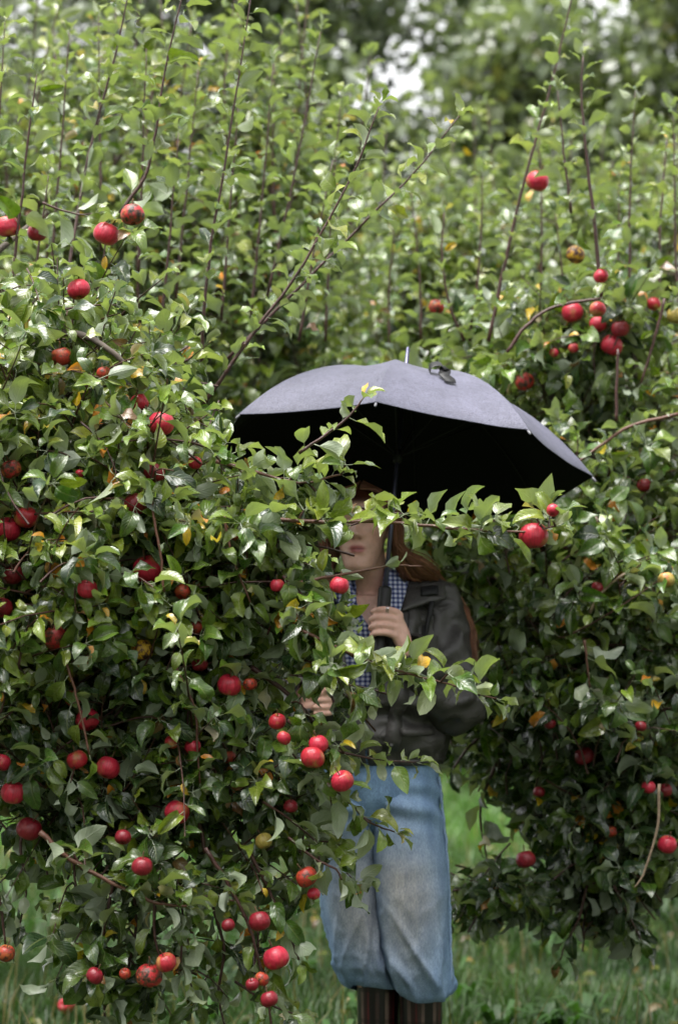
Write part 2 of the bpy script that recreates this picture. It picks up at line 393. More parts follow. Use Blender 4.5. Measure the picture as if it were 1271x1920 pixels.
# branches crossing in front of the umbrella and of the woman
hero(TL, [(560, 850), (620, 808), (655, 780), (682, 745)], 4.95, .0035, .0018, L=.062, spacing=.020, fresh=1.0)
hero(TL, [(405, 865), (470, 882), (560, 905), (640, 890)], 5.0, .0045, .002, L=.064, spacing=.017, fresh=.7, m=M_TWIGR, spur=.3)
hero(TL, [(470, 972), (600, 978), (700, 978), (800, 985), (900, 994), (985, 997), (1040, 985)], 4.95, .0048, .0018, L=.066, spacing=.0145, fresh=.8, m=M_TWIGR, spur=.42, droop=-.25)
hero(TL, [(600, 950), (660, 950), (720, 960), (760, 965)], 5.0, .0035, .002, L=.06, spacing=.016, fresh=.8, droop=-.3)
hero(TL, [(520, 1105), (600, 1085), (680, 1070), (740, 1060), (790, 1062)], 4.95, .0038, .0016, L=.052, spacing=.019, fresh=.6, m=M_TWIGR)
hero(TL, [(530, 1080), (570, 1120), (625, 1165), (680, 1230)], 4.95, .004, .002, L=.066, spacing=.020, fresh=.4, droop=.4, spur=.2)
hero(TL, [(520, 1150), (590, 1185), (650, 1225), (720, 1255)], 4.98, .004, .002, L=.066, spacing=.024, fresh=.3, droop=.4, spur=.1)
hero(TL, [(560, 1180), (690, 1240), (760, 1262), (830, 1280), (930, 1310)], 4.9, .0035, .0014, L=.064, spacing=.015, fresh=.9, m=M_TWIGR, spur=.35)
hero(TL, [(470, 1250), (520, 1285), (565, 1325), (600, 1370)], 5.05, .006, .003, L=.062, spacing=.03, fresh=.4)
hero(TL, [(540, 1350), (600, 1395), (680, 1420), (780, 1430)], 4.95, .0038, .0016, L=.064, spacing=.013, fresh=.9, spur=.4)
hero(TL, [(560, 1430), (640, 1490), (690, 1540), (740, 1560)], 4.95, .0035, .0016, L=.062, spacing=.014, fresh=.8, spur=.35, droop=.2)
hero(TL, [(540, 1570), (590, 1610), (630, 1630), (640, 1650)], 4.95, .003, .002, L=.058, spacing=.022, fresh=.5, droop=.2)
# hanging branches at lower left
hero(TL, [(120, 1230), (140, 1290), (155, 1350), (168, 1415)], 4.9, .003, .002, L=.062, spacing=.034, fresh=.4, m=M_TWIGR)
hero(TL, [(283, 925), (292, 990), (302, 1040), (308, 1110)], 4.9, .003, .0025, L=.06, spacing=.04, m=M_TWIGR)
hero(TL, [(75, 1560), (130, 1610), (200, 1650), (285, 1690), (350, 1700)], 4.9, .006, .0025, L=.062, spacing=.028, fresh=.4, m=M_TWIGR, spur=.35)
hero(TL, [(385, 1590), (430, 1660), (465, 1730), (485, 1800), (505, 1890), (510, 1960)], 4.95, .0045, .002, L=.062, spacing=.024, m=M_TWIG, t0=.05, droop=.3)
hero(TL, [(215, 1640), (200, 1720), (185, 1800), (195, 1880), (205, 1960)], 5.0, .004, .002, L=.074, spacing=.018, fresh=-.6, droop=.5, auf=.01, spur=.4)
hero(TL, [(150, 1560), (140, 1620), (145, 1680)], 5.05, .004, .002, L=.066, spacing=.026, fresh=-.6, droop=.5)
hero(TL, [(290, 1690), (290, 1750), (300, 1800)], 4.95, .004, .002, L=.06, spacing=.028, fresh=.3, droop=.3, auf=.25)
hero(TL, [(340, 1690), (400, 1680), (440, 1690)], 4.95, .003, .0015, L=.058, spacing=.020, fresh=1.1)
hero(TL, [(-10, 1640), (5, 1720), (10, 1770)], 5.0, .004, .002, L=.06, spacing=.04, fresh=-.6, droop=.4)
hero(TL, [(330, 1440), (370, 1530), (385, 1600)], 5.05, .005, .004, L=.062, spacing=.03, fresh=-.1, droop=.3)
hero(TL, [(330, 1250), (365, 1330), (370, 1400), (375, 1470)], 4.98, .003, .002, L=.062, spacing=.034, fresh=0, m=M_TWIGR)
hero(TL, [(420, 960), (435, 1040), (470, 1130)], 4.95, .003, .002, L=.062, spacing=.03, fresh=.2, m=M_TWIGR)
hero(TL, [(440, 1840), (500, 1880), (560, 1905)], 5.1, .003, .002, L=.055, spacing=.03, fresh=.7)

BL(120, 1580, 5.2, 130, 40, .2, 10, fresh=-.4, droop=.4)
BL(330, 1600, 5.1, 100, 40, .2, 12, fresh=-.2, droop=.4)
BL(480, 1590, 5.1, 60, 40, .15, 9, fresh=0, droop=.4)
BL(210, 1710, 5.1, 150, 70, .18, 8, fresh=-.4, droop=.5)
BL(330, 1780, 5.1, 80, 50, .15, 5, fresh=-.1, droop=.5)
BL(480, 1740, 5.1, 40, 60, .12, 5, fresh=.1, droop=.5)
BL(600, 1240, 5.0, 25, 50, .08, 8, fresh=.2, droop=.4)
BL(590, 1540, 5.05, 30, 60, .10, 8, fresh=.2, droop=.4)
hero(TL, [(60, 1500), (40, 1580), (50, 1660), (40, 1730)], 5.1, .004, .002, L=.062, spacing=.024, fresh=-.4, droop=.5)
hero(TL, [(250, 1650), (255, 1740), (240, 1830), (245, 1930)], 5.05, .0035, .002, L=.066, spacing=.018, fresh=-.4, droop=.5, spur=.2)
hero(TL, [(330, 1640), (345, 1730), (340, 1800), (360, 1850)], 4.95, .003, .0015, L=.062, spacing=.018, fresh=.1, droop=.4, spur=.2)
hero(TL, [(470, 1600), (510, 1680), (545, 1760), (560, 1800)], 5.0, .004, .002, L=.06, spacing=.021, fresh=.1, droop=.4)
hero(TL, [(400, 1700), (420, 1780), (410, 1860), (425, 1940)], 5.1, .004, .002, L=.06, spacing=.02, fresh=.0, droop=.4, spur=.2)

# -- the tree on the right, behind the woman
TR = Tree('apple_tree', 'dense apple tree at right behind the umbrella, its skirt hanging over the grass', (1.25, 7.014, 0), 'apple trees of the orchard')
tp = trunk(TR, (1.25, 7.014, 0), (1.12, 6.969, 1.15), .085, .06)
for e, r in ((P(1000, 700, 6.878), .03), (P(1180, 620, 6.878), .028), (P(900, 850, 7.150), .024), (P(1000, 1150, 6.516), .024), (P(1200, 1150, 6.516), .026), (P(950, 1380, 6.606), .02), (P(1180, 1450, 6.606), .022), (P(1330, 900, 6.878), .026)):
    mid = (tp[-1] * .6 + e * .4) + np.array([0, 0, .1]); limb(TR, [tp[random.randint(8, 11)], mid, e], r, .008)
def BR(px, py, Y, rx, ry, rd, n, **k): k.setdefault('L', .074); TR.fill(P(px, py, Y), (rx / F * Y, rd, ry / F * Y), n, **k)
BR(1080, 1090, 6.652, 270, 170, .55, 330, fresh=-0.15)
BR(1090, 1290, 6.697, 250, 170, .65, 420, fresh=-0.65)  # lower crown and skirt leaves coloured darker: canopy shade painted in
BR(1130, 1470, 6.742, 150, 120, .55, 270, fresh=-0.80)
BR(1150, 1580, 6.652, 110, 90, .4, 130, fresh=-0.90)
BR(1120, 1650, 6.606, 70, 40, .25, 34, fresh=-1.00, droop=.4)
BR(1100, 900, 6.969, 290, 140, .55, 240, fresh=-0.10)
BR(900, 1010, 6.878, 150, 120, .35, 110, fresh=0.00)
BR(880, 1340, 6.969, 60, 120, .25, 45, fresh=-0.60)
BR(1050, 720, 7.240, 300, 140, .5, 190, fresh=0.10)
BR(1400, 1100, 6.788, 220, 520, .5, 260)
BR(925, 1640, 6.516, 45, 40, .15, 26, fresh=-0.90, droop=.4)
BR(1110, 600, 6.878, 130, 70, .25, 50, fresh=0.00)
BR(700, 860, 7.150, 230, 140, .4, 90, fresh=0.00)
hero(TR, [(915, 640), (945, 500), (985, 330), (1035, 150), (1078, -30)], 6.788, .006, .002, spacing=.026, fresh=0.50)
hero(TR, [(1128, 560), (1105, 340), (1090, 200), (1092, 105)], 6.516, .006, .002, spacing=.026, fresh=0.40)
hero(TR, [(1070, 400), (1058, 300), (1045, 170)], 6.606, .0045, .0015, spacing=.028, fresh=0.50)
hero(TR, [(950, 660), (985, 612), (1040, 575), (1125, 560)], 6.425, .005, .004, spacing=.05, t0=.3)
hero(TR, [(1275, 775), (1180, 800), (1130, 832), (1075, 872)], 6.335, .005, .0035, spacing=.05, m=M_TWIGR)
hero(TR, [(870, 640), (842, 570), (828, 480), (832, 400)], 7.059, .005, .002, spacing=.019, fresh=.6)
hero(TR, [(1155, 790), (1155, 720), (1158, 655)], 6.335, .0045, .0035, spacing=0)
hero(TR, [(1105, 1150), (1130, 1108), (1170, 1075)], 6.154, .0045, .003, spacing=.05, m=M_TWIGP)
hero(TR, [(1235, 1470), (1232, 1550), (1205, 1640), (1188, 1665)], 6.109, .0042, .002, spacing=0, m=M_TWIGP)
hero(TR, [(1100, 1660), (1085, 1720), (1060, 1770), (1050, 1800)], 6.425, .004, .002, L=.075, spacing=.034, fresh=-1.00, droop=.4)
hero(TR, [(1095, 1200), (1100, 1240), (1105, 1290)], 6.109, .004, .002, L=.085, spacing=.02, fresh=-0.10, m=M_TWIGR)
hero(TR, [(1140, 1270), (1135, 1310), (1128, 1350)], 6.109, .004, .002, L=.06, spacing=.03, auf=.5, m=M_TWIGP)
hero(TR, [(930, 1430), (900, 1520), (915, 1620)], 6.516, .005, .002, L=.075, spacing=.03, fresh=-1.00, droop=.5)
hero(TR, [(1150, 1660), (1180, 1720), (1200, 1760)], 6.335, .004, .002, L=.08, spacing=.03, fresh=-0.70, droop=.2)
hero(TR, [(1020, 1320), (930, 1360), (880, 1400), (850, 1440)], 6.606, .006, .003, spacing=.06, fresh=-0.70)
hero(TR, [(1245, 560), (1225, 640), (1200, 720)], 6.606, .0045, .0035, spacing=.06, fresh=0.00)
hero(TR, [(1240, 700), (1235, 560), (1238, 400), (1250, 260)], 7.240, .006, .002, spacing=.04, fresh=0.30)

for x0, y0, x1, y1, yy in ((880, 640, 905, 330, 7.2), (1010, 600, 1010, 250, 7.4), (1180, 560, 1190, 170, 7.0), (1150, 640, 1160, 330, 7.5), (1270, 600, 1262, 210, 6.9), (790, 640, 770, 360, 7.6), (730, 660, 740, 420, 7.7), (1060, 640, 1040, 400, 7.1)):
    hero(TR, [(x0, y0), ((x0 + x1) / 2 + random.uniform(-8, 8), (y0 + y1) / 2), (x1, y1)], yy, .0048, .0014, L=.072, spacing=.024, fresh=.35)
# -- trees of the next row
def back_tree(label, base, blobs, shoots, Y, fresh=.3, L=.078):
    T = Tree('apple_tree', label, base, 'apple trees of the orchard')
    tp = trunk(T, base, (base[0] + .1, base[1], 1.2), .1, .07)
    for (px, py, rx, ry, rd, n) in blobs:
        e = P(px, py, Y); limb(T, [tp[random.randint(8, 11)], tp[-1] * .5 + e * .5 + np.array([0, 0, .1]), e], .03, .01)
        T.fill(e, (rx / F * Y, rd, ry / F * Y), n, L=L, fresh=fresh, spacing=.034, tl=(.15, .4), updir=.8)
    for (x0, y0, x1, y1) in shoots:
        yy = Y + random.uniform(-.5, .5); a = P(x0, y0, yy); b = P(x1, y1, yy); mid = (a + b) / 2 + rng.normal(0, .03, 3)
        path = T.branch([a, mid, b], 0.006, .002); grow(T.LV, path, .028, L, fresh + .5, .05, 0, True, .04)
    return T
random.seed(11)
shoots = [(x + random.uniform(-20, 20), random.uniform(420, 620), x + random.uniform(-40, 70), random.uniform(-60, 200)) for x in np.linspace(-60, 640, 22)]
shoots += [(350, 520, 352, 320), (490, 560, 523, 370), (555, 420, 580, -40), (540, 400, 556, 250)]
TB1 = back_tree('apple tree with tall upright shoots behind the near tree at upper left', (-1.95, 8.9, 0),
    [(100, 520, 330, 200, .6, 220), (450, 560, 230, 240, .6, 200), (250, 260, 330, 220, .5, 95), (560, 760, 200, 150, .5, 110), (100, 900, 350, 300, .5, 120), (520, 340, 120, 180, .4, 70), (-300, 500, 250, 420, .6, 110)], shoots, 8.7, .2)
shoots = [(x + random.uniform(-20, 20), random.uniform(480, 660), x + random.uniform(-30, 40), random.uniform(170, 420)) for x in np.linspace(650, 960, 12)]
TB2 = back_tree('apple tree in the middle behind the top of the umbrella', (.22, 11.2, 0),
    [(760, 620, 200, 200, .7, 190), (900, 560, 170, 200, .6, 150), (680, 760, 200, 160, .6, 120), (800, 430, 130, 110, .4, 60), (800, 1000, 300, 260, .6, 120), (700, 1250, 200, 120, .5, 40)], shoots, 10.9, .25)
shoots = [(x + random.uniform(-20, 20), random.uniform(480, 660), x + random.uniform(-30, 40), random.uniform(220, 430)) for x in np.linspace(980, 1330, 14)]
TB3 = back_tree('apple tree far right behind the dense tree, with red fruit', (1.75, 10.6, 0),
    [(1120, 560, 190, 190, .6, 180), (1270, 520, 150, 210, .6, 150), (1180, 760, 240, 170, .6, 120), (1080, 420, 130, 100, .4, 50), (1250, 1000, 250, 250, .5, 90), (1480, 650, 200, 350, .6, 110)], shoots, 10.3, .15)

# ------------------------------------------------------------------ tall trees at the far edge of the orchard
def far_tree(name, label, base, h, crowns, nleaf, cols, lsize=.19):
    e = thing(name, label, 'tree', base, 'tall trees beyond the orchard')
    b = np.array(base, float); top = b + np.array([0, 0, h * .55])
    path = smooth_path([b - [0, 0, .2], b + [.25, 0, h * .3], b + [0, .1, h * .45], top], 14)
    V, fs = tube(path, np.linspace(.2, .03, 14), 12); obj('trunk', mesh_np('trunk', V, fs, [M_BARK]), e)
    LVp = []; LVc = []; tot = sum(c[1][0] * c[1][1] * c[1][2] for c in crowns); cl = Mass()
    for (c, r) in crowns:
        c = np.array(c) + b; r = np.array(r); k0 = path[random.randint(4, 11)]
        lp = smooth_path([k0, (k0 + c) / 2 + [0, 0, .25], c], 9); V, fs = tube(lp, np.linspace(.06, .012, 9), 7)
        obj('limb', mesh_np('limb', V, fs, [M_BARK]), e)
        n = int(nleaf * r[0] * r[1] * r[2] / tot); ncl = max(12, n // 55)
        for _ in range(ncl):
            d = unit(rng.normal(0, 1, 3)); p = c + d * r * random.random() ** .4
            V, fs = tube(np.array([c + d * r * .15, (c + p) / 2 + rng.normal(0, .08, 3), p]), [.02, .012, .006], 4, False); cl.add(V, fs)
            q = p + rng.normal(0, 1, (55, 3)) * random.uniform(.16, .34) * np.array([1, 1, .7]); LVp.append(q)
            LVc.append(np.tile(np.array(random.choice(cols)) * random.uniform(.7, 1.3), (55, 1)) * rng.uniform(.75, 1.25, (55, 1)))
    obj('twigs', cl.mesh('twigs', [M_BARK]), e, kind='stuff')
    Pp = np.concatenate(LVp); C = np.concatenate(LVc); n = len(Pp)
    a = unit(rng.normal(0, 1, (n, 3)) + [0, 0, -.3]); nn = rng.normal(0, .7, (n, 3)) + [0, 0, 1]; s = unit(np.cross(a, nn)); nn = np.cross(s, a)
    L = rng.uniform(.6, 1.3, (n, 1)) * lsize
    V = np.stack([Pp, Pp + a * L * .5 + s * L * .34 + nn * L * .1, Pp + a * L, Pp + a * L * .5 - s * L * .34 + nn * L * .1], 1).reshape(-1, 3)
    i = np.arange(n) * 4; T = np.concatenate([np.stack([i, i + 1, i + 2], 1), np.stack([i, i + 2, i + 3], 1)])
    uv = np.tile(np.array([[0, 0], [1, .5], [0, 1], [-1, .5]]), (n, 1))
    obj('crown', mesh_np('crown', V, T, [M_LEAFN], uv=uv, col=np.repeat(C, 4, 0)), e, kind='stuff')
OL = [(.036, .066, .012), (.052, .09, .013), (.08, .115, .015), (.028, .05, .010), (.12, .125, .016)]
DK = [(.02, .04, .02), (.03, .055, .022), (.035, .06, .03)]
far_tree('deciduous_tree', 'tall olive green tree filling the upper right beyond the orchard', (3.1, 25, 0), 11,
    [((0, 0, 5.2), (2.2, 1.8, 2.0)), ((-1.0, 0, 6.9), (1.3, 1.2, 1.2)), ((.9, .3, 7.2), (1.5, 1.3, 1.3)), ((0, -.2, 3.2), (2.6, 1.6, 1.5)), ((1.4, 0, 8.8), (1.6, 1.4, 1.3)), ((-.9, 0, 4.4), (1.6, 1.3, 1.4)), ((2.4, 0, 5.5), (1.5, 1.4, 2.4))], 52000, OL)
far_tree('deciduous_tree', 'dark thin crowned tree with sky showing through above the umbrella', (1.0, 28, 0), 12,
    [((-1.3, 0, 7.4), (1.3, 1.2, 1.2)), ((.9, 0, 8.6), (1.2, 1.2, .9)), ((-.2, 0, 5.4), (1.9, 1.4, 1.3)), ((-1.6, 0, 9.2), (1.4, 1.2, 1.0)), ((.2, 0, 3.4), (2.4, 1.4, 1.5)), ((.6, 0, 7.0), (.9, .9, .7))], 21000, DK + OL[:2], .19)
far_tree('deciduous_tree', 'tall leafy tree behind the upright shoots at upper left', (-2.2, 27, 0), 12,
    [((0, 0, 5.0), (2.4, 1.6, 1.8)), ((1.2, 0, 7.3), (1.3, 1.2, 1.0)), ((-.8, 0, 7.6), (1.5, 1.3, 1.2)), ((0, 0, 3.0), (2.8, 1.6, 1.5)), ((.3, 0, 9.4), (1.8, 1.3, 1.0))], 24000, OL[:4] + DK)
far_tree('conifer_tree', 'very dark evergreen in the top left corner', (-3.9, 24, 0), 12,
    [((0, 0, 7.2), (.95, .9, 1.6)), ((0, 0, 4.5), (1.3, 1.2, 1.8)), ((.1, 0, 2.4), (1.6, 1.4, 1.4)), ((0, 0, 9.4), (.6, .6, 1.4))], 14000, [(.012, .022, .014), (.02, .03, .018)], .12)
# low thicket that closes the orchard behind the grass
def thicket():
    n = 26000; x = rng.uniform(-14, 14, n); h = 1.6 + 1.1 * np.sin(x * .8 + 1) * .5 + .4 * np.sin(x * 2.1); z = rng.random(n) ** .8 * (h + .6) ; y = 31 + rng.normal(0, .8, n)
    Pp = np.stack([x, y, z], 1); a = unit(rng.normal(0, 1, (n, 3))); s = unit(np.cross(a, rng.normal(0, .6, (n, 3)) + [0, 0, 1])); L = rng.uniform(.12, .26, (n, 1))
    V = np.stack([Pp, Pp + a * L * .5 + s * L * .35, Pp + a * L, Pp + a * L * .5 - s * L * .35], 1).reshape(-1, 3); i = np.arange(n) * 4
    C = np.array(OL + DK)[rng.integers(0, 8, n)] * rng.uniform(.7, 1.2, (n, 1))
    o = obj('thicket', mesh_np('thicket', V, np.concatenate([np.stack([i, i + 1, i + 2], 1), np.stack([i, i + 2, i + 3], 1)]), [M_LEAFN], uv=np.tile(np.array([[0, 0], [1, .5], [0, 1], [-1, .5]]), (n, 1)), col=np.repeat(C, 4, 0)), kind='stuff')
    o['label'] = 'low green thicket closing the far edge of the grass'; o['category'] = 'thicket'
thicket()

# unseen orchard rows added behind and beside the camera to block low sky light
def added_orchard_row():
    n = 44000; u_ = rng.random(n) * 34; x = np.where(u_ < 12, -5.2, np.where(u_ < 22, -5.2 + (u_ - 12) * 1.04, 5.2)); y = np.where(u_ < 12, 7 - u_, np.where(u_ < 22, -5.0, -5 + (u_ - 22)))
    x = x + rng.normal(0, .5, n); y = y + rng.normal(0, .5, n); h = 3.6 + .5 * np.sin(u_ * 1.9) + .35 * np.sin(u_ * 4.3)
    z = .35 + rng.random(n) ** .9 * h
    Pp = np.stack([x, y, z], 1); a = unit(rng.normal(0, 1, (n, 3))); nn = rng.normal(0, .6, (n, 3)) + [0, 0, 1]; s = unit(np.cross(a, nn)); L = rng.uniform(.09, .2, (n, 1))
    V = np.stack([Pp, Pp + a * L * .5 + s * L * .35, Pp + a * L, Pp + a * L * .5 - s * L * .35], 1).reshape(-1, 3); i = np.arange(n) * 4
    C = PALA[rng.integers(0, 3, n)] * rng.uniform(.7, 1.2, (n, 1))
    o = obj('added_orchard_foliage', mesh_np('added_orchard_foliage', V, np.concatenate([np.stack([i, i + 1, i + 2], 1), np.stack([i, i + 2, i + 3], 1)]), [M_LEAFN], uv=np.tile(np.array([[0, 0], [1, .5], [0, 1], [-1, .5]]), (n, 1)), col=np.repeat(C, 4, 0)), kind='stuff')
    o['label'] = 'unseen leafy orchard rows added around the grass alley to block low sky light'; o['category'] = 'foliage'
added_orchard_row()

# ------------------------------------------------------------------ umbrella
def umbrella():
    C = P(744, 872, 6.07); n = unit(np.array([1., 0, 0]) * .096 + UPc * .957 + FWc * .272)
    u = unit(np.array([1., 0, 0]) - n * n[0]); v = np.cross(n, u)          # v points away from the camera
    if v[1] < 0: v = -v
    R = .490; H = .238; d0 = math.radians(15.5)
    base = C - n * .52
    e = thing('umbrella', 'open lilac grey umbrella with black underside, wet, held over the woman', 'umbrella', base)
    fab, t, nn, l, o = mat('umbrella_fabric')
    g = nn.new('ShaderNodeNewGeometry')
    nz = N(nn, 'ShaderNodeTexNoise', Scale=14.0, Detail=5.0); l.new(g.outputs['Position'], nz.inputs['Vector'])
    nf = N(nn, 'ShaderNodeTexNoise', Scale=330.0, Detail=2.0); l.new(g.outputs['Position'], nf.inputs['Vector'])
    vo = N(nn, 'ShaderNodeTexVoronoi', Scale=150.0); l.new(g.outputs['Position'], vo.inputs['Vector'])
    drops = ramp(nn, l, vo.outputs['Distance'], [(.10, (1, 1, 1)), (.22, (0, 0, 0))])
    c = ramp(nn, l, nz.outputs[0], [(.3, (.092, .092, .132)), (.7, (.125, .125, .178))])
    c = mixc(nn, l, 1.0, c, ramp(nn, l, nf.outputs[0], [(.3, (.82, .82, .82)), (.7, (1.18, 1.18, 1.18))]), 'MULTIPLY')
    wet = N(nn, 'ShaderNodeTexNoise', Scale=90.0, Detail=4.0, Roughness=.8); l.new(g.outputs['Position'], wet.inputs['Vector']); c = mixc(nn, l, 1.0, c, ramp(nn, l, wet.outputs[0], [(.35, (.82, .82, .84)), (.62, (1.12, 1.12, 1.12))]), 'MULTIPLY')
    pb = N(nn, 'ShaderNodeBsdfPrincipled', Roughness=.5); l.new(c, pb.inputs['Base Color'])
    b = N(nn, 'ShaderNodeBump', Strength=.9, Distance=.002); l.new(mathn(nn, l, 'ADD', drops, mathn(nn, l, 'MULTIPLY', nf.outputs[0], .8)), b.inputs['Height']); l.new(b.outputs[0], pb.inputs['Normal'])
    l.new(pb.outputs[0], o.inputs[0])
    lining = plain('umbrella_lining', (.006, .006, .008), .75, .2, .2, 500)
    metal = plain('umbrella_shaft_metal', (.10, .10, .16), .32, .5, 0, 200, .7)
    black = plain('black_plastic', (.012, .012, .013), .5, .4, .2, 300)
    clear = plain('rib_tip_plastic', (.16, .16, .18), .3, .5)
    def S(th, s, off=0.):
        """canopy surface: th angle from the front, s 0..1 from apex to rim"""
        k = ((th - d0) / (math.pi / 4) - .5) % 1.0; q = abs(k - .5) * 2          # q 1 on a rib, 0 between ribs
        k2 = 1 - q * q
        edge = 1 / math.cos((k - .5) * math.pi / 4) * math.cos(math.pi / 8)
        rr = R * s * (1 + (edge - 1) * s * 1.0) * (1 - .022 * k2 * s * s)
        hh = H * (1 - (.55 * s ** 2 + .45 * s ** 3)) - .013 * k2 * math.sin(math.pi * min(s, 1) * .9) - off
        return C + u * rr * math.sin(th) - v * rr * math.cos(th) + n * hh
    for p in range(8):
        th0 = d0 + (p - .5) * math.pi / 4 ; M = 13; Kx = 13
        V = []; 
        for off in (0, .0025):
            for i in range(M):
                for j in range(Kx):
                    s = .012 + (.988) * i / (M - 1); th = th0 + (math.pi / 4) * j / (Kx - 1)
                    thh = min(max(th, th0 + 1e-4), th0 + math.pi / 4 - 1e-4)
                    q = S(thh, s, off)
                    if off == 0 or True: q = q + n * .0025 * noise.noise(Vector(q * 9.0)) * s
                    V.append(q)
        A = [(i * Kx + j, i * Kx + j + 1, (i + 1) * Kx + j + 1, (i + 1) * Kx + j) for i in range(M - 1) for j in range(Kx - 1)]
        k0 = M * Kx; B = [tuple(x + k0 for x in f[::-1]) for f in A]
        rim = [((M - 1) * Kx + j, (M - 1) * Kx + j + 1, k0 + (M - 1) * Kx + j + 1, k0 + (M - 1) * Kx + j) for j in range(Kx - 1)]
        me = mesh_np('canopy_panel', np.array(V), np.array(A + B + rim), [fab, lining], matidx=[0] * len(A) + [1] * len(B) + [0] * len(rim))
        obj('canopy_panel', me, e)
    run = C + n * .02
    for p in range(8):
        th = d0 + (p + .5) * math.pi / 4 
        path = np.array([S(th, s, .006) for s in np.linspace(.03, 1.0, 12)])
        V, fs = tube(path, .0022, 6); rb = obj('rib', mesh_np('rib', V, fs, [black]), e)
        tipd = unit(path[-1] - path[-2]); V, fs = tube(np.array([path[-1] - tipd * .004, path[-1] + tipd * .004, path[-1] + tipd * .010, path[-1] + tipd * .013]), [.0028, .0034, .003, .001], 8)
        obj('rib_tip', mesh_np('rib_tip', V, fs, [clear]), e)
        V, fs = tube(np.array([run, S(th, .52, .008)]), .0019, 6); obj('stretcher', mesh_np('stretcher', V, fs, [black]), e)
    V, fs = tube(np.array([C - n * .40, C + n * (H + .005)]), .0058, 12); obj('shaft', mesh_np('shaft', V, fs, [metal]), e)
    V, fs = tube(np.array([C + n * (H - .004), C + n * (H + .004), C + n * (H + .006), C + n * (H + .072), C + n * (H + .078)]), [.012, .010, .006, .005, .002], 14); obj('ferrule', mesh_np('ferrule', V, fs, [metal]), e)
    V, fs = tube(np.array([C + n * .005, C + n * .01, C + n * .035, C + n * .04]), [.008, .011, .011, .008], 14); obj('runner', mesh_np('runner', V, fs, [black]), e)
    hs_ = [-.315, -.318, -.325, -.40, -.47, -.50, -.515, -.52]; hr = [.008, .015, .0168, .0165, .0155, .016, .0145, .006]
    V, fs = tube(np.array([C + n * a for a in hs_]), hr, 18); obj('handle', mesh_np('handle', V, fs, [black]), e)
    # the tie strap, loose on the front panel
    th = math.radians(12); a0 = S(th, .60); dirs = unit(S(th, .75) - a0); side = u * .9 + v * .1
    pts = [a0 + n * .003, a0 + n * .020 + side * .004, a0 + n * .026 + side * .028, a0 + n * .014 + side * .04 + dirs * .010, a0 + n * .010 + side * .034 + dirs * .03, a0 + n * .006 + side * .045 + dirs * .045, a0 + n * .003 + side * .046 + dirs * .062]
    path = smooth_path(pts, 20); V = []
    for i, q in enumerate(path):
        wv = (dirs * .016 if i < 9 else unit(side) * .014)
        V += [q - wv, q + wv, q - wv + n * .002, q + wv + n * .002]
    Fs = []
    for i in range(19):
        b = i * 4; Fs += [(b, b + 1, b + 5, b + 4), (b + 3, b + 2, b + 6, b + 7), (b + 1, b + 3, b + 7, b + 5), (b + 2, b, b + 4, b + 6)]
    obj('tie_strap', mesh_np('tie_strap', np.array(V), np.array(Fs), [black]), e)
    return C, n
UC, UN = umbrella()

# ------------------------------------------------------------------ the woman
PX = .085; PY = 6.17
def ellipse_loft(rings, na, fn=None, a0=0., a1=2 * math.pi, closed=True):
    """rings: list of (z, cx, cy, rx, ry); angle 0 faces the camera, grows towards image right"""
    V = []; th = np.linspace(a0, a1, na, endpoint=not closed)
    for i, (z, cx, cy, rx, ry) in enumerate(rings):
        for t in th:
            p = np.array([cx + rx * np.sign(math.sin(t)) * abs(math.sin(t)) ** .88, cy - ry * np.sign(math.cos(t)) * abs(math.cos(t)) ** .88, z])
            if fn: p = fn(p, t, i, z)
            V.append(p)
    m = len(rings); Q = []
    for i in range(m - 1):
        for j in range(na if closed else na - 1):
            k = (j + 1) % na; Q.append((i * na + j, i * na + k, (i + 1) * na + k, (i + 1) * na + j))
    return np.array(V), np.array(Q)
def interp_rings(keys, n):
    keys = np.array(keys, float); z = np.linspace(keys[0, 0], keys[-1, 0], n)
    zs = keys[:, 0]; order = np.argsort(zs)
    return [tuple([zz] + [float(np.interp(zz, zs[order], keys[order, c])) for c in range(1, 5)]) for zz in z]
def nz3(p, s, k=0.): return noise.noise(Vector((p[0] * s + k, p[1] * s + k * 1.7, p[2] * s - k)))

# --- body: one continuous surface
BM = Mass()
def btube(pts, rad, n=14, seg=None):
    pts = np.asarray(pts, float)
    if seg:
        m = len(pts); p2 = smooth_path(pts, seg); rad = np.interp(np.linspace(0, m - 1, seg), np.arange(m), rad); pts = p2
    # rounded ends
    d0 = unit(pts[0] - pts[1]); d1 = unit(pts[-1] - pts[-2])
    pts = np.concatenate([[pts[0] + d0 * rad[0] * .9], [pts[0] + d0 * rad[0] * .55], pts, [pts[-1] + d1 * rad[-1] * .55], [pts[-1] + d1 * rad[-1] * .9]])
    rad = np.concatenate([[rad[0] * .35], [rad[0] * .82], rad, [rad[-1] * .82], [rad[-1] * .35]])
    V, fs = tube(pts, rad, n); BM.add(V, fs)
HC = np.array([.058, 6.115, 1.556]); YAW = math.radians(9)
def head_local(V):
    q = np.asarray(V) - HC; c, s = math.cos(YAW), math.sin(YAW)
    # forward = towards the camera, turned a little to the left of the picture
    fwd = np.array([-s, -c, 0]); rt = np.array([c, -s, 0])
    return q @ rt, q @ fwd, q[..., 2]
def head_world(x, y, z):
    c, s = math.cos(YAW), math.sin(YAW)
    return HC + np.array([c, -s, 0]) * x + np.array([-s, -c, 0]) * y + np.array([0, 0, z])
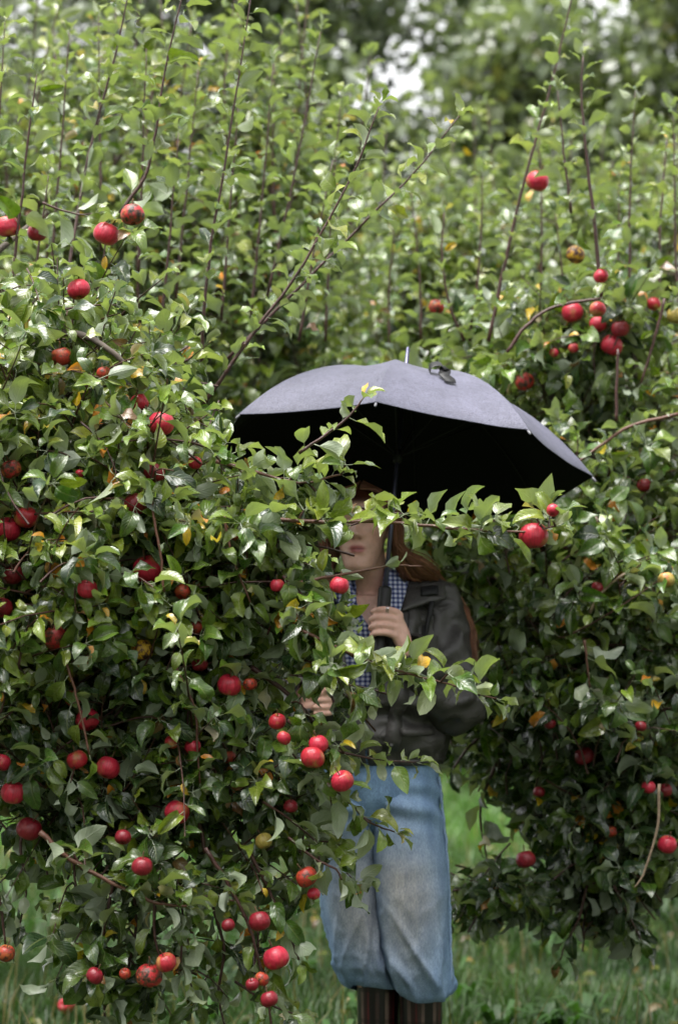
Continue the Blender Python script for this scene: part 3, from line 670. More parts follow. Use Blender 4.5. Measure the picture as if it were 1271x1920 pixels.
HK = np.array([(-.117, .010, .068, .050), (-.111, .026, .083, .030), (-.100, .037, .089, .005), (-.080, .045, .088, -.03), (-.055, .053, .086, -.055), (-.025, .061, .085, -.074), (0, .068, .085, -.086), (.025, .071, .087, -.094), (.05, .072, .085, -.096), (.075, .067, .074, -.088), (.095, .052, .05, -.068), (.107, .032, .022, -.042), (.113, .008, -.005, -.014)])
def gs(a, s): return math.exp(-(a / s) ** 2)
def build_head():
    nz_, na = 74, 72; V = []
    zz = -.117 + .23 * (.5 - .5 * np.cos(np.linspace(0, math.pi, nz_)))
    for z in zz:
        wx, fr, bk = (float(np.interp(z, HK[:, 0], HK[:, c])) for c in (1, 2, 3)); yc = (fr + bk) / 2; ry = (fr - bk) / 2
        for t in np.linspace(0, 2 * math.pi, na, endpoint=False):
            x = wx * np.sign(math.sin(t)) * abs(math.sin(t)) ** .86; y = yc + ry * np.sign(math.cos(t)) * abs(math.cos(t)) ** .95
            if math.cos(t) > 0.1:
                f = 0.
                f += (.0225 * max(0, min(1, (.032 - z) / .052)) + .002) * gs(x, .0095 + .004 * gs(z + .022, .01)) * (1 if -.022 <= z <= .035 else gs(z + .022, .007) if z < 0 else gs(z - .035, .01))
                f += .006 * (gs(x - .0125, .006) + gs(x + .0125, .006)) * gs(z + .026, .007)
                f -= .0085 * (gs(x - .031, .015) + gs(x + .031, .015)) * gs(z - .013, .011)
                f += .004 * (gs(x - .03, .02) + gs(x + .03, .02)) * gs(z - .033, .008)
                f += .0065 * gs(x, .021) * gs(z + .0515, .0048) + .0075 * gs(x, .018) * gs(z + .0635, .0055)
                f -= .0055 * gs(x, .022) * gs(z + .0572, .0024)
                f -= .003 * gs(x, .016) * gs(z + .075, .006); f += .005 * gs(x, .016) * gs(z + .097, .012)
                f += .004 * (gs(x - .042, .018) + gs(x + .042, .018)) * gs(z + .012, .02)
                y += f
            V.append(head_world(x, y, z))
    Q = [(i * na + j, i * na + (j + 1) % na, (i + 1) * na + (j + 1) % na, (i + 1) * na + j) for i in range(nz_ - 1) for j in range(na)]
    k = len(V); V += [head_world(0, .06, -.118), head_world(0, -.01, .1135)]
    T = [(k, (j + 1) % na, j) for j in range(na)] + [(k + 1, (nz_ - 1) * na + j, (nz_ - 1) * na + (j + 1) % na) for j in range(na)]
    BM.add(np.array(V), [np.array(Q), np.array(T)])
    for s in (-1, 1):   # ears
        btube([head_world(s * .068, -.002, -.022), head_world(s * .076, -.008, 0), head_world(s * .077, -.012, .018), head_world(s * .07, -.006, .026)], np.array([.006, .008, .009, .006]), 10, 8)
build_head()
btube([(.083, 6.185, 1.33), (.078, 6.18, 1.40), (.068, 6.155, 1.47), (.06, 6.135, 1.53)], np.array([.075, .052, .050, .052]), 20, 12)
# trunk of the body
V, Q = ellipse_loft(interp_rings([(.84, .095, 6.17, .09, .07), (.92, .095, 6.17, .135, .10), (1.08, .09, 6.17, .115, .09), (1.22, .085, 6.17, .135, .10), (1.33, .083, 6.175, .14, .09), (1.385, .083, 6.18, .10, .07)], 24), 32)
k = len(V); V = np.concatenate([V, [[.095, 6.17, .83], [.083, 6.18, 1.40]]]); m_ = 32
BM.add(V, [Q, np.array([(k, (j + 1) % m_, j) for j in range(m_)] + [(k + 1, 23 * m_ + j, 23 * m_ + (j + 1) % m_) for j in range(m_)])])
# legs and feet
HIP = {1: (.165, 6.17), -1: (.035, 6.185)}; ANK = {1: (.205, 6.16), -1: (.10, 6.20)}
for s in (1, -1):
    hx, hy = HIP[s]; ax_, ay = ANK[s]
    btube([(hx, hy, .86), (hx * .7 + ax_ * .3, hy - .01, .68), ((hx + ax_) / 2, (hy + ay) / 2 - .01, .49), (ax_, ay, .30), (ax_, ay + .01, .09)], np.array([.062, .05, .038, .034, .030]), 18, 20)
    btube([(ax_, ay + .03, .05), (ax_ + .005 * s, ay - .06, .045), (ax_ + .012 * s, ay - .15, .03)], np.array([.035, .036, .026]), 14, 8)
# arms
SHL, ELB, WRI = np.array([.235, 6.185, 1.365]), np.array([.296, 6.10, 1.115]), UC - UN * .415 + np.array([.082, .02, -.075])
SHR, ELBR, WRIR = np.array([-.06, 6.19, 1.365]), np.array([-.135, 6.16, 1.125]), np.array([-.088, 5.985, 1.135])
for a, b, c in ((SHL, ELB, WRI), (SHR, ELBR, WRIR)):
    btube([a, (a + b) / 2, b, (b + c) / 2, c], np.array([.052, .043, .036, .033, .024]), 16, 24)
# hand round the umbrella handle
HP = UC - UN * .415; nN = UN; lf = unit(np.array([-1., 0, 0]) + UN * UN[0]); cm = np.cross(lf, nN); cm = cm if cm[1] < 0 else -cm
def HL(l, c, a): return HP + lf * l + cm * c + nN * a
for i, (a, k) in enumerate(((.031, .95), (.011, 1.05), (-.009, 1.0), (-.028, .85))):
    btube([HL(-.034, .024, a), HL(-.012, .034, a + .002), HL(.010 * k, .033, a), HL(.027 * k, .012, a - .002), HL(.018 * k, -.012, a - .002)], np.array([.0100, .0090, .0084, .0077, .0068]) * (1 if i < 3 else .88), 12, 14)
btube([HL(-.066, .002, -.06), HL(-.052, .008, -.02), HL(-.038, .014, .016)], np.array([.019, .020, .014]), 14, 9)
btube([HL(-.060, .010, -.05), HL(-.045, .012, -.03), HL(-.034, .018, -.022)], np.array([.018, .018, .013]), 14, 9)
btube([HL(-.04, .018, .025), HL(-.038, .02, -.03)], np.array([.012, .012]), 12, 6)
btube([HL(-.055, -.004, -.01), HL(-.032, -.014, .022), HL(-.008, -.022, .044), HL(.016, -.02, .05)], np.array([.014, .0115, .0105, .0085]), 12, 12)
btube([WRI, HL(-.066, .002, -.058)], np.array([.024, .023]), 14, 8)
# the other hand, loosely closed on a twig
HR = np.array([-.052, 5.955, 1.122])
def HQ(x, y, z): return HR + np.array([x, y, z])
btube([WRIR, HQ(-.022, .014, .008)], np.array([.023, .022]), 14, 7)
for i, (z, k) in enumerate(((.022, .95), (.005, 1.05), (-.012, 1.0), (-.028, .85))):
    btube([HQ(-.004, .004, z), HQ(.024, -.006, z + .002), HQ(.030, -.028, z), HQ(.010, -.040, z - .002), HQ(-.006, -.026, z - .002)], np.array([.0100, .0092, .0086, .0078, .0070]) * (1 if i < 3 else .88), 12, 14)
btube([HQ(-.025, .012, -.016), HQ(-.006, .005, -.012)], np.array([.02, .018]), 12, 6)
btube([HQ(-.022, .010, .014), HQ(0, .004, .014)], np.array([.018, .015]), 12, 6)
btube([HQ(-.022, .0, .026), HQ(-.002, -.018, .040), HQ(.014, -.034, .038), HQ(.022, -.044, .028)], np.array([.014, .0115, .0102, .0085]), 12, 12)
tmp = bpy.data.objects.new('tmp', BM.mesh('tmp')); COL.objects.link(tmp)
md = tmp.modifiers.new('r', 'REMESH'); md.mode = 'VOXEL'; md.voxel_size = .0032
dg = bpy.context.evaluated_depsgraph_get(); body = bpy.data.meshes.new_from_object(tmp.evaluated_get(dg))
bpy.data.objects.remove(tmp)
nv = len(body.vertices); co = np.zeros(nv * 3, np.float32); body.vertices.foreach_get('co', co); co = co.reshape(-1, 3).astype(float)
ed = np.zeros(len(body.edges) * 2, np.int32); body.edges.foreach_get('vertices', ed); ed = ed.reshape(-1, 2)
deg = np.bincount(ed.ravel(), minlength=nv)[:, None]
for _ in range(3):
    acc = np.zeros_like(co)
    for c in range(3):
        acc[:, c] = np.bincount(ed[:, 0], co[ed[:, 1], c], nv) + np.bincount(ed[:, 1], co[ed[:, 0], c], nv)
    co = co * .55 + acc / np.maximum(deg, 1) * .45
body.vertices.foreach_set('co', co.astype(np.float32).ravel())
hx, hy, hz = head_local(co)
colr = np.tile(np.array([.70, .42, .335]), (nv, 1))
def blend(mask, c):
    global colr
    colr = colr * (1 - mask[:, None]) + np.array(c) * mask[:, None]
front = hy > .03
lip = np.exp(-((hx / .0215) ** 4)) * np.exp(-(((hz + .0575) / .0105) ** 4)) * front * np.clip((1.25 - (np.abs(hx) / .024) - np.abs(hz + .0575) / .020) * 3, 0, 1)
blend(lip * .9, (.38, .075, .08))
blend(np.exp(-((hx / .019) ** 4)) * np.exp(-(((hz + .0572) / .0016) ** 2)) * front * .8, (.06, .015, .015))
for s in (-1, 1):
    blend(np.exp(-((hx - s * .042) / .02) ** 2) * np.exp(-((hz + .02) / .018) ** 2) * front * .28, (.55, .20, .15))
    blend(np.exp(-((hx - s * .03) / .018) ** 4) * np.exp(-((hz - .033 + (np.abs(hx) - .03) ** 2 * 8) / .0032) ** 2) * front * .8, (.08, .035, .02))
    blend(np.exp(-((hx - s * .0085) / .004) ** 2) * np.exp(-((hz + .0315) / .0032) ** 2) * front * .7, (.16, .05, .04))
    blend(np.exp(-((hx - s * .031) / .012) ** 4) * np.exp(-((hz - .016) / .0022) ** 2) * front * .7, (.04, .02, .015))
scalp = np.clip((hz - .055 - np.maximum(0, hy - .02) * .0) / .01, 0, 1) * (hz > -.2); scalp = np.maximum(scalp, np.clip((.005 - hy) / .02, 0, 1) * (hz > -.05) * (np.abs(hx) < .1) * (np.abs(hz) < .13))
blend(scalp, (.06, .018, .008))
ca = body.color_attributes.new('Col', 'FLOAT_COLOR', 'POINT'); ca.data.foreach_set('color', np.concatenate([colr, np.ones((nv, 1))], 1).astype(np.float32).ravel())
body.polygons.foreach_set('use_smooth', np.ones(len(body.polygons), bool))
m, t, n, l, o = mat('skin'); at_ = N(n, 'ShaderNodeAttribute', attribute_name='Col'); g = n.new('ShaderNodeNewGeometry')
a1 = N(n, 'ShaderNodeTexNoise', Scale=60.0, Detail=4.0); l.new(g.outputs['Position'], a1.inputs['Vector'])
pb = N(n, 'ShaderNodeBsdfPrincipled', Roughness=.42); l.new(mixc(n, l, 1.0, at_.outputs[0], ramp(n, l, a1.outputs[0], [(.3, (.88, .86, .86)), (.7, (1.1, 1.12, 1.12))]), 'MULTIPLY'), pb.inputs['Base Color'])
pb.inputs['Subsurface Weight'].default_value = .12; pb.inputs['Subsurface Radius'].default_value = (.01, .004, .002)
l.new(pb.outputs[0], o.inputs[0]); body.materials.clear(); body.materials.append(m)
body.name = 'person'
WO = obj('person', body)
WO['label'] = 'woman in black jacket and light blue jeans standing under the umbrella'; WO['category'] = 'person'

def part(name, V, fs, mats, parent=WO, solid=0, **k):
    o = obj(name, mesh_np(name, V, fs, mats, **k), parent)
    if solid:
        s = o.modifiers.new('thickness', 'SOLIDIFY'); s.thickness = solid; s.offset = 0
    return o
# --- eyes
eyem, t, n, l, o = mat('eyeball'); tc = n.new('ShaderNodeTexCoord'); sp = n.new('ShaderNodeSeparateXYZ'); l.new(tc.outputs['Object'], sp.inputs[0])
rr = mathn(n, l, 'SQRT', mathn(n, l, 'ADD', mathn(n, l, 'POWER', sp.outputs[0], 2.), mathn(n, l, 'POWER', sp.outputs[2], 2.)))
pb = N(n, 'ShaderNodeBsdfPrincipled', Roughness=.1); l.new(ramp(n, l, mathn(n, l, 'MULTIPLY', rr, 100.0), [(.0, (.01, .01, .01)), (.22, (.01, .01, .01)), (.26, (.10, .14, .10)), (.52, (.10, .14, .10)), (.58, (.7, .68, .66))]), pb.inputs['Base Color']); l.new(pb.outputs[0], o.inputs[0])
for s in (-1, 1):
    th = np.linspace(0, math.pi, 11); path = np.stack([0 * th, -np.cos(th) * 0.0105, 0 * th], 1); V, fs = tube(path, np.maximum(np.sin(th) * 0.0105, .0004), 16)
    eo = part('eye', V, fs, [eyem]); eo.scale = (1.15, .8, .52); eo.location = tuple(head_world(s * .031, .0665, .0125)); eo.rotation_euler = (0, 0, -YAW)

# --- shirt
def gingham():
    m, t, n, l, o = mat('gingham_cotton'); uv = n.new('ShaderNodeUVMap'); sx = n.new('ShaderNodeSeparateXYZ'); l.new(uv.outputs[0], sx.inputs[0])
    def st(s): return mathn(n, l, 'GREATER_THAN', mathn(n, l, 'FRACT', mathn(n, l, 'MULTIPLY', s, 1 / .0115)), .5)
    f = mathn(n, l, 'MULTIPLY', mathn(n, l, 'ADD', st(sx.outputs[0]), st(sx.outputs[1])), .5)
    c = ramp(n, l, f, [(0, (.62, .64, .72)), (.5, (.16, .19, .38)), (1, (.015, .022, .10))])
    pb = N(n, 'ShaderNodeBsdfPrincipled', Roughness=.8); l.new(c, pb.inputs['Base Color']); l.new(pb.outputs[0], o.inputs[0]); return m
M_GING = gingham()
def s_open(z): return float(np.interp(z, [1.0, 1.30, 1.36, 1.42], [.02, .02, .30, .62]))
SK = [(1.0, .095, 6.17, .150, .118), (1.08, .09, 6.17, .150, .118), (1.22, .085, 6.165, .158, .118), (1.32, .083, 6.172, .150, .105), (1.37, .083, 6.178, .115, .085), (1.405, .082, 6.18, .075, .066), (1.43, .08, 6.178, .066, .062)]
rings = interp_rings(SK, 40); V = []; UVs = []; na = 60
for (z, cx, cy, rx, ry) in rings:
    a0 = s_open(z); th = np.linspace(a0, 2 * math.pi - a0, na)
    for t_ in th:
        p = np.array([cx + rx * math.sin(t_), cy - ry * math.cos(t_), z]); p += np.array([math.sin(t_), -math.cos(t_), 0]) * .006 * nz3(p * [1, 1, .35], 16)
        V.append(p); UVs.append((p[0] + p[1] * .5, z))
Q = np.array([(i * na + j, i * na + j + 1, (i + 1) * na + j + 1, (i + 1) * na + j) for i in range(39) for j in range(na - 1)])
SHIRT = part('shirt', np.array(V), Q, [M_GING], solid=.0015, uv=np.array(UVs)); SHIRT['label'] = 'navy and white gingham shirt'
def patch(name, c4, Y4, mats, parent, n=8, bulge=.006, solid=.002, label=None, toward=-1):
    """a cloth flap between four corners (photo pixels, depth)"""
    c = [P(x, y, Y) for (x, y), Y in zip(c4, Y4)]; V = []; U = []
    for i in range(n):
        for j in range(n):
            a, b = i / (n - 1), j / (n - 1)
            p = c[0] * (1 - a) * (1 - b) + c[1] * (1 - a) * b + c[2] * a * b + c[3] * a * (1 - b)
            p = p + np.array([0, toward * bulge * (1 - (2 * a - 1) ** 2) * (1 - (2 * b - 1) ** 2), 0]); p = p + .002 * np.array(noise.noise_vector(Vector(p * 30)))
            V.append(p); U.append((p[0], p[2]))
    Q = np.array([(i * n + j, i * n + j + 1, (i + 1) * n + j + 1, (i + 1) * n + j) for i in range(n - 1) for j in range(n - 1)])
    o = part(name, np.array(V), Q, mats, parent, solid, uv=np.array(U))
    if label: o['label'] = label
    return o
patch('collar_flap', [(722, 1062), (772, 1082), (748, 1150), (712, 1132)], [6.13, 6.15, 6.03, 6.03], [M_GING], SHIRT)
patch('collar_flap', [(652, 1070), (612, 1090), (640, 1150), (668, 1128)], [6.13, 6.15, 6.03, 6.03], [M_GING], SHIRT)

# --- jacket
jm, t, n, l, o = mat('wet_rain_jacket'); g = n.new('ShaderNodeNewGeometry')
a1 = N(n, 'ShaderNodeTexNoise', Scale=22.0, Detail=6.0, Roughness=.6); l.new(g.outputs['Position'], a1.inputs['Vector'])
a2 = N(n, 'ShaderNodeTexNoise', Scale=900.0, Detail=1.0); l.new(g.outputs['Position'], a2.inputs['Vector'])
pb = n.new('ShaderNodeBsdfPrincipled'); l.new(ramp(n, l, a1.outputs[0], [(.3, (.036, .034, .032)), (.7, (.060, .056, .053))]), pb.inputs['Base Color'])
l.new(ramp(n, l, a1.outputs[0], [(.35, (.40, .40, .40)), (.65, (.55, .55, .55))]), pb.inputs['Roughness'])
a3 = N(n, 'ShaderNodeTexNoise', Scale=13.0, Detail=2.0, Distortion=1.2); l.new(g.outputs['Position'], a3.inputs['Vector'])
cr = mathn(n, l, 'POWER', mathn(n, l, 'SUBTRACT', 1.0, mathn(n, l, 'ABSOLUTE', mathn(n, l, 'SUBTRACT', mathn(n, l, 'MULTIPLY', a3.outputs[0], 4.0), 2.0)), True), 2.0)
b = N(n, 'ShaderNodeBump', Strength=.5, Distance=.005); l.new(mathn(n, l, 'ADD', mathn(n, l, 'MULTIPLY', cr, .55), mathn(n, l, 'ADD', mathn(n, l, 'MULTIPLY', a1.outputs[0], .5), mathn(n, l, 'MULTIPLY', a2.outputs[0], .03))), b.inputs['Height']); l.new(b.outputs[0], pb.inputs['Normal']); l.new(pb.outputs[0], o.inputs[0])
M_BLACK = plain('black_trim', (.010, .010, .011), .6, .35, .2, 400)
JK = [(.962, .098, 6.17, .158, .128), (.975, .098, 6.17, .165, .134), (1.00, .098, 6.17, .176, .146), (1.035, .096, 6.17, .182, .150), (1.065, .094, 6.17, .170, .136), (1.085, .093, 6.17, .172, .138), (1.115, .091, 6.165, .190, .160), (1.16, .089, 6.165, .188, .156), (1.22, .087, 6.165, .186, .146), (1.29, .085, 6.17, .184, .136), (1.335, .084, 6.175, .176, .122), (1.365, .083, 6.18, .150, .105), (1.39, .082, 6.182, .112, .092), (1.41, .081, 6.183, .090, .084), (1.445, .078, 6.185, .086, .080)]
def j_open(z): return float(np.interp(z, [.95, 1.145, 1.16, 1.21, 1.28, 1.34, 1.39, 1.45], [.012, .012, .10, .18, .26, .42, .80, 1.0]))
def j_surf(z, t_, off=0.):
    zs = [k[0] for k in JK]; cx, cy, rx, ry = (float(np.interp(z, zs, [k[c] for k in JK])) for c in (1, 2, 3, 4))
    p = np.array([cx + rx * np.sign(math.sin(t_)) * abs(math.sin(t_)) ** .85, cy - ry * np.sign(math.cos(t_)) * abs(math.cos(t_)) ** .85, z])
    r = np.array([math.sin(t_), -math.cos(t_), 0])
    w_ = .013 * nz3(p * [1, 1, .8], 10, 3) + .016 * (.2 - abs(nz3(p * [.8, .8, 1.5], 15, 7))) * (1.4 if z < 1.2 else .8)
    w_ += .006 * math.sin(t_ * 4 + z * 55 + 2 * nz3(p, 8)) * gs(z - 1.10, .07)
    w_ += .004 * math.sin(t_ * 26 + 3 * nz3(p, 14)) * gs(z - .975, .02)
    return p + r * (w_ + off)
JZ = np.linspace(.962, 1.445, 92); na = 110; V = []
for z in JZ:
    a0 = j_open(z); s0 = .13
    for t_ in np.linspace(a0 - s0, 2 * math.pi - a0 - s0, na): V.append(j_surf(z, t_))
Q = np.array([(i * na + j, i * na + j + 1, (i + 1) * na + j + 1, (i + 1) * na + j) for i in range(len(JZ) - 1) for j in range(na - 1)])
JACKET = part('jacket', np.array(V), Q, [jm], solid=.003); JACKET['label'] = 'black waterproof jacket, cropped, with gathered hem'
def strip(name, zt, w_, off, m, parent=None, th=.002, n=24):
    """a narrow band lying on the jacket along (z, angle) stations"""
    pts = smooth_path([(a, b, 0) for a, b in zt], n); V = []
    for i, (z, tt, _) in enumerate(pts):
        dz, dt = pts[min(i + 1, n - 1)][:2] - pts[max(i - 1, 0)][:2]; dt2 = dt * .17; ln = math.hypot(dz, dt2) + 1e-9
        for s, o2 in ((-1, 0), (1, 0), (1, th), (-1, th)): V.append(j_surf(z + s * w_ * (-dt2) / ln, tt + s * w_ * dz / ln / .17, off + o2))
    Fs = []
    for i in range(n - 1):
        b = i * 4
        for k in range(4): Fs.append((b + k, b + (k + 1) % 4, b + 4 + (k + 1) % 4, b + 4 + k))
    Fs += [(3, 2, 1, 0), tuple((n - 1) * 4 + k for k in range(4))]
    return part(name, np.array(V), np.array(Fs), [m], parent or JACKET)
strip('zip', [(1.42, j_open(1.42) - .12), (1.34, j_open(1.34) - .12), (1.25, j_open(1.25) - .12), (1.17, j_open(1.17) - .12)], .006, .004, M_BLACK)
strip('storm_flap', [(1.41, .72), (1.33, .55), (1.25, .42), (1.16, .30), (1.0, .12)], .016, .004, jm, th=.004)
strip('pocket_zip', [(1.31, .72), (1.26, .70), (1.21, .69)], .005, .006, M_BLACK)
patch('shoulder_flap', [(766, 1092), (832, 1090), (836, 1122), (748, 1148)], [6.125, 6.14, 6.095, 6.055], [jm], JACKET, bulge=.012, solid=.005)
patch('hook_and_loop_patch', [(788, 1101), (821, 1099), (822, 1114), (789, 1118)], [6.095, 6.10, 6.085, 6.08], [M_BLACK], JACKET, bulge=.006, solid=.004)
patch('shoulder_seam', [(806, 1128), (814, 1126), (799, 1205), (791, 1207)], [6.075, 6.075, 6.06, 6.06], [M_BLACK], JACKET, bulge=.004, solid=.003)
strip('hem_band', [(.968, .3), (.970, 1.2), (.968, 2.4), (.968, 3.6), (.968, 4.8), (.968, 5.9)], .008, .004, jm, n=60)
strip('pocket_flap', [(1.045, .25), (1.047, .55), (1.05, .85)], .010, .005, jm, th=.004, n=10)
strip('collar_roll', [(1.415, .85), (1.425, 1.6), (1.43, 2.6), (1.43, 3.6), (1.425, 4.6), (1.415, 5.3)], .022, .006, jm, th=.014, n=50)
strip('pocket_zip', [(1.31, 5.50), (1.26, 5.52), (1.21, 5.54)], .005, .006, M_BLACK)
def sleeve(a, b, c, seed, rad):
    d = unit(c - b)
    keys = np.array([a + (a - b) * .10 + np.array([-.03 * np.sign(b[0] - a[0]), 0, .0]), a, a * .5 + b * .5 + np.array([.012 * np.sign(b[0] - a[0]), .0, 0]), b + np.array([.008 * np.sign(b[0] - a[0]), .01, -.006]), b * .5 + c * .5 + np.array([0, .005, -.012]), c + d * .028])
    m_ = 70; path = smooth_path(keys, m_); rads = np.interp(np.linspace(0, 5, m_), np.arange(6), rad)
    T, A, B = frames(path); na = 40; V = []
    for i in range(m_):
        q = i / (m_ - 1)
        for j in range(na):
            t_ = j * 2 * math.pi / na; r = math.cos(t_) * A[i] + math.sin(t_) * B[i]; p = path[i] + r * rads[i]
            w_ = .012 * nz3(p, 11, seed) + .034 * (.22 - abs(nz3(p * [1, 1, 1.2], 15, seed + 4))) + .0075 * math.sin(q * 62 + 2.4 * math.sin(t_ + seed) + 2.5 * nz3(p, 9, seed)) * (gs(q - .56, .16) + .6 * gs(q - .93, .08))
            V.append(p + r * w_ * (1 if q > .06 else .4))
    Q = np.array([(i * na + j, i * na + (j + 1) % na, (i + 1) * na + (j + 1) % na, (i + 1) * na + j) for i in range(m_ - 1) for j in range(na)])
    o = part('sleeve', np.array(V), Q, [jm], JACKET, .003)
    e = path[-1]; dd = unit(path[-1] - path[-3]); V, fs = tube(np.array([e - dd * .03, e - dd * .026, e + dd * .006, e + dd * .008]), [rads[-1] + .003, rads[-1] + .007, rads[-1] + .006, rads[-1] - .004], 24, False); part('cuff', V, fs, [jm], JACKET, .003)
sleeve(SHL, ELB, WRI, 1.3, [.045, .068, .064, .062, .060, .040])
sleeve(SHR, ELBR, WRIR, 5.1, [.045, .066, .060, .058, .054, .038])

# --- jeans
dm, t, n, l, o = mat('faded_denim'); at_ = N(n, 'ShaderNodeAttribute', attribute_name='Col'); g = n.new('ShaderNodeNewGeometry')
mp = N(n, 'ShaderNodeMapping'); mp.inputs['Scale'].default_value = (700, 700, 120); l.new(g.outputs['Position'], mp.inputs[0])
a1 = N(n, 'ShaderNodeTexNoise', Scale=1.0, Detail=2.0); l.new(mp.outputs[0], a1.inputs['Vector'])
mp2 = N(n, 'ShaderNodeMapping'); mp2.inputs['Scale'].default_value = (34, 34, 9); l.new(g.outputs['Position'], mp2.inputs[0])
a2 = N(n, 'ShaderNodeTexNoise', Scale=1.0, Detail=6.0, Roughness=.7); l.new(mp2.outputs[0], a2.inputs['Vector'])
c = mixc(n, l, 1.0, at_.outputs[0], ramp(n, l, a1.outputs[0], [(.25, (.62, .64, .68)), (.75, (1.35, 1.32, 1.28))]), 'MULTIPLY')
c = mixc(n, l, 1.0, c, ramp(n, l, a2.outputs[0], [(.25, (.62, .68, .78)), (.75, (1.3, 1.26, 1.2))]), 'MULTIPLY')
pb = N(n, 'ShaderNodeBsdfPrincipled', Roughness=.85); l.new(c, pb.inputs['Base Color']); b = N(n, 'ShaderNodeBump', Strength=.5, Distance=.002); l.new(mathn(n, l, 'ADD', a1.outputs[0], a2.outputs[0]), b.inputs['Height']); l.new(b.outputs[0], pb.inputs['Normal']); l.new(pb.outputs[0], o.inputs[0])
BLUE = np.array([.19, .31, .49]); FADE = np.array([.36, .365, .38]); DEEP = np.array([.03, .06, .15])
def leg(s, keys, seed):
    na, m_ = 72, 96; rings = interp_rings(keys, m_); V = []; Cc = []
    for (z, cx, cy, rx, ry) in rings:
        for j in range(na):
            t_ = j * 2 * math.pi / na; p = np.array([cx + rx * math.sin(t_), cy - ry * math.cos(t_), z]); r = np.array([math.sin(t_), -math.cos(t_), 0])
            low = gs(z - .46, .12)
            w_ = .006 * nz3(p * [1, 1, .3], 12, seed) + .002 * nz3(p, 24, seed)
            ta = t_ if t_ < math.pi else t_ - 2 * math.pi
            rg = 1 - abs(noise.noise(Vector((ta * .9 + seed, z * 8.5 + s * ta * 1.25, seed * 2)))) * 2.2
            rg2 = 1 - abs(noise.noise(Vector((ta * 1.6 + seed * 3, z * 13 - s * ta * .8, seed)))) * 2.2
            w_ += low * (.020 * max(0, rg) ** 3 + .003 * max(0, rg2) ** 2 - .010) + .002 * gs(z - .62, .12) * max(0, rg2) ** 3
            w_ += .008 * gs(z - .86, .05) * math.sin(z * 90 + t_ * 2 + 3 * nz3(p, 9, seed))
            p = p + r * w_; p[2] += .014 * math.sin(ta * 1.3 + 1.0 + seed) * gs(z - .395, .05) + .006 * nz3(p, 20, seed) * gs(z - .395, .05)
            V.append(p)
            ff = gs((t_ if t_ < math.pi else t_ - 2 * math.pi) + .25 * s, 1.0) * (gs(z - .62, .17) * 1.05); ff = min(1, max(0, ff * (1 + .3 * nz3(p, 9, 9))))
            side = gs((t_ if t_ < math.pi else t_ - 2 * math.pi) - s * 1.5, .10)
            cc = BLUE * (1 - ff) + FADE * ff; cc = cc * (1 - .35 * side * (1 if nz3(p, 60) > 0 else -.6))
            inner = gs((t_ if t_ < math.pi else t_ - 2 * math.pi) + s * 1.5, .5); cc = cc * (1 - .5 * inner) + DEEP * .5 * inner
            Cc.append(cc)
    Q = np.array([(i * na + j, i * na + (j + 1) % na, (i + 1) * na + (j + 1) % na, (i + 1) * na + j) for i in range(m_ - 1) for j in range(na)])
    return np.array(V), Q, np.array(Cc)
def jeans():
    MS = Mass()
    for s, keys in ((1, [(.388, .206, 6.16, .074, .074), (.400, .203, 6.155, .084, .084), (.424, .200, 6.15, .085, .094), (.45, .193, 6.145, .089, .100), (.50, .188, 6.14, .092, .102), (.60, .184, 6.140, .094, .102), (.72, .178, 6.145, .096, .104), (.82, .170, 6.155, .094, .108), (.90, .165, 6.165, .09, .11), (.99, .165, 6.17, .07, .10)]),
                    (-1, [(.396, .092, 6.20, .066, .068), (.406, .084, 6.20, .074, .076), (.428, .076, 6.20, .076, .084), (.45, .062, 6.20, .079, .092), (.50, .050, 6.195, .079, .092), (.60, .034, 6.19, .079, .094), (.72, .022, 6.185, .080, .098), (.80, .024, 6.18, .080, .104), (.86, .03, 6.175, .083, .108), (.92, .032, 6.175, .088, .11), (.99, .032, 6.175, .07, .10)])):
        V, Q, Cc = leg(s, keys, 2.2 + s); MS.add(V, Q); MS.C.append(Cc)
    V, Q = ellipse_loft(interp_rings([(.79, .10, 6.165, .03, .05), (.82, .098, 6.168, .08, .085), (.87, .097, 6.17, .140, .110), (.93, .096, 6.17, .156, .122), (1.0, .096, 6.17, .146, .118)], 26), 72, lambda p, t_, i, z: p + np.array([math.sin(t_), -math.cos(t_), 0]) * (.006 * nz3(p, 18, 5)))
    MS.add(V, Q); MS.C.append(np.tile(BLUE, (len(V), 1)) * (1 + .2 * np.array([[nz3(p, 12)] for p in V])))
    o = obj('jeans', MS.mesh('jeans', [dm]), WO); o['label'] = 'loose light blue jeans gathered into the boot tops'
    return o
JE = jeans()
for s in (1,):   # outer seam
    zz = np.linspace(.42, .93, 40); pth = np.stack([np.interp(zz, [.42, .6, .72, .82, .93], [.281, .277, .272, .263, .25]), np.full(40, 6.13), zz], 1); V, fs = tube(pth + rng.normal(0, .0008, pth.shape), .0035, 6); part('side_seam', V, fs, [plain('seam_denim', (.26, .36, .52), .9, .2, .4, 300, var=.3)], JE)

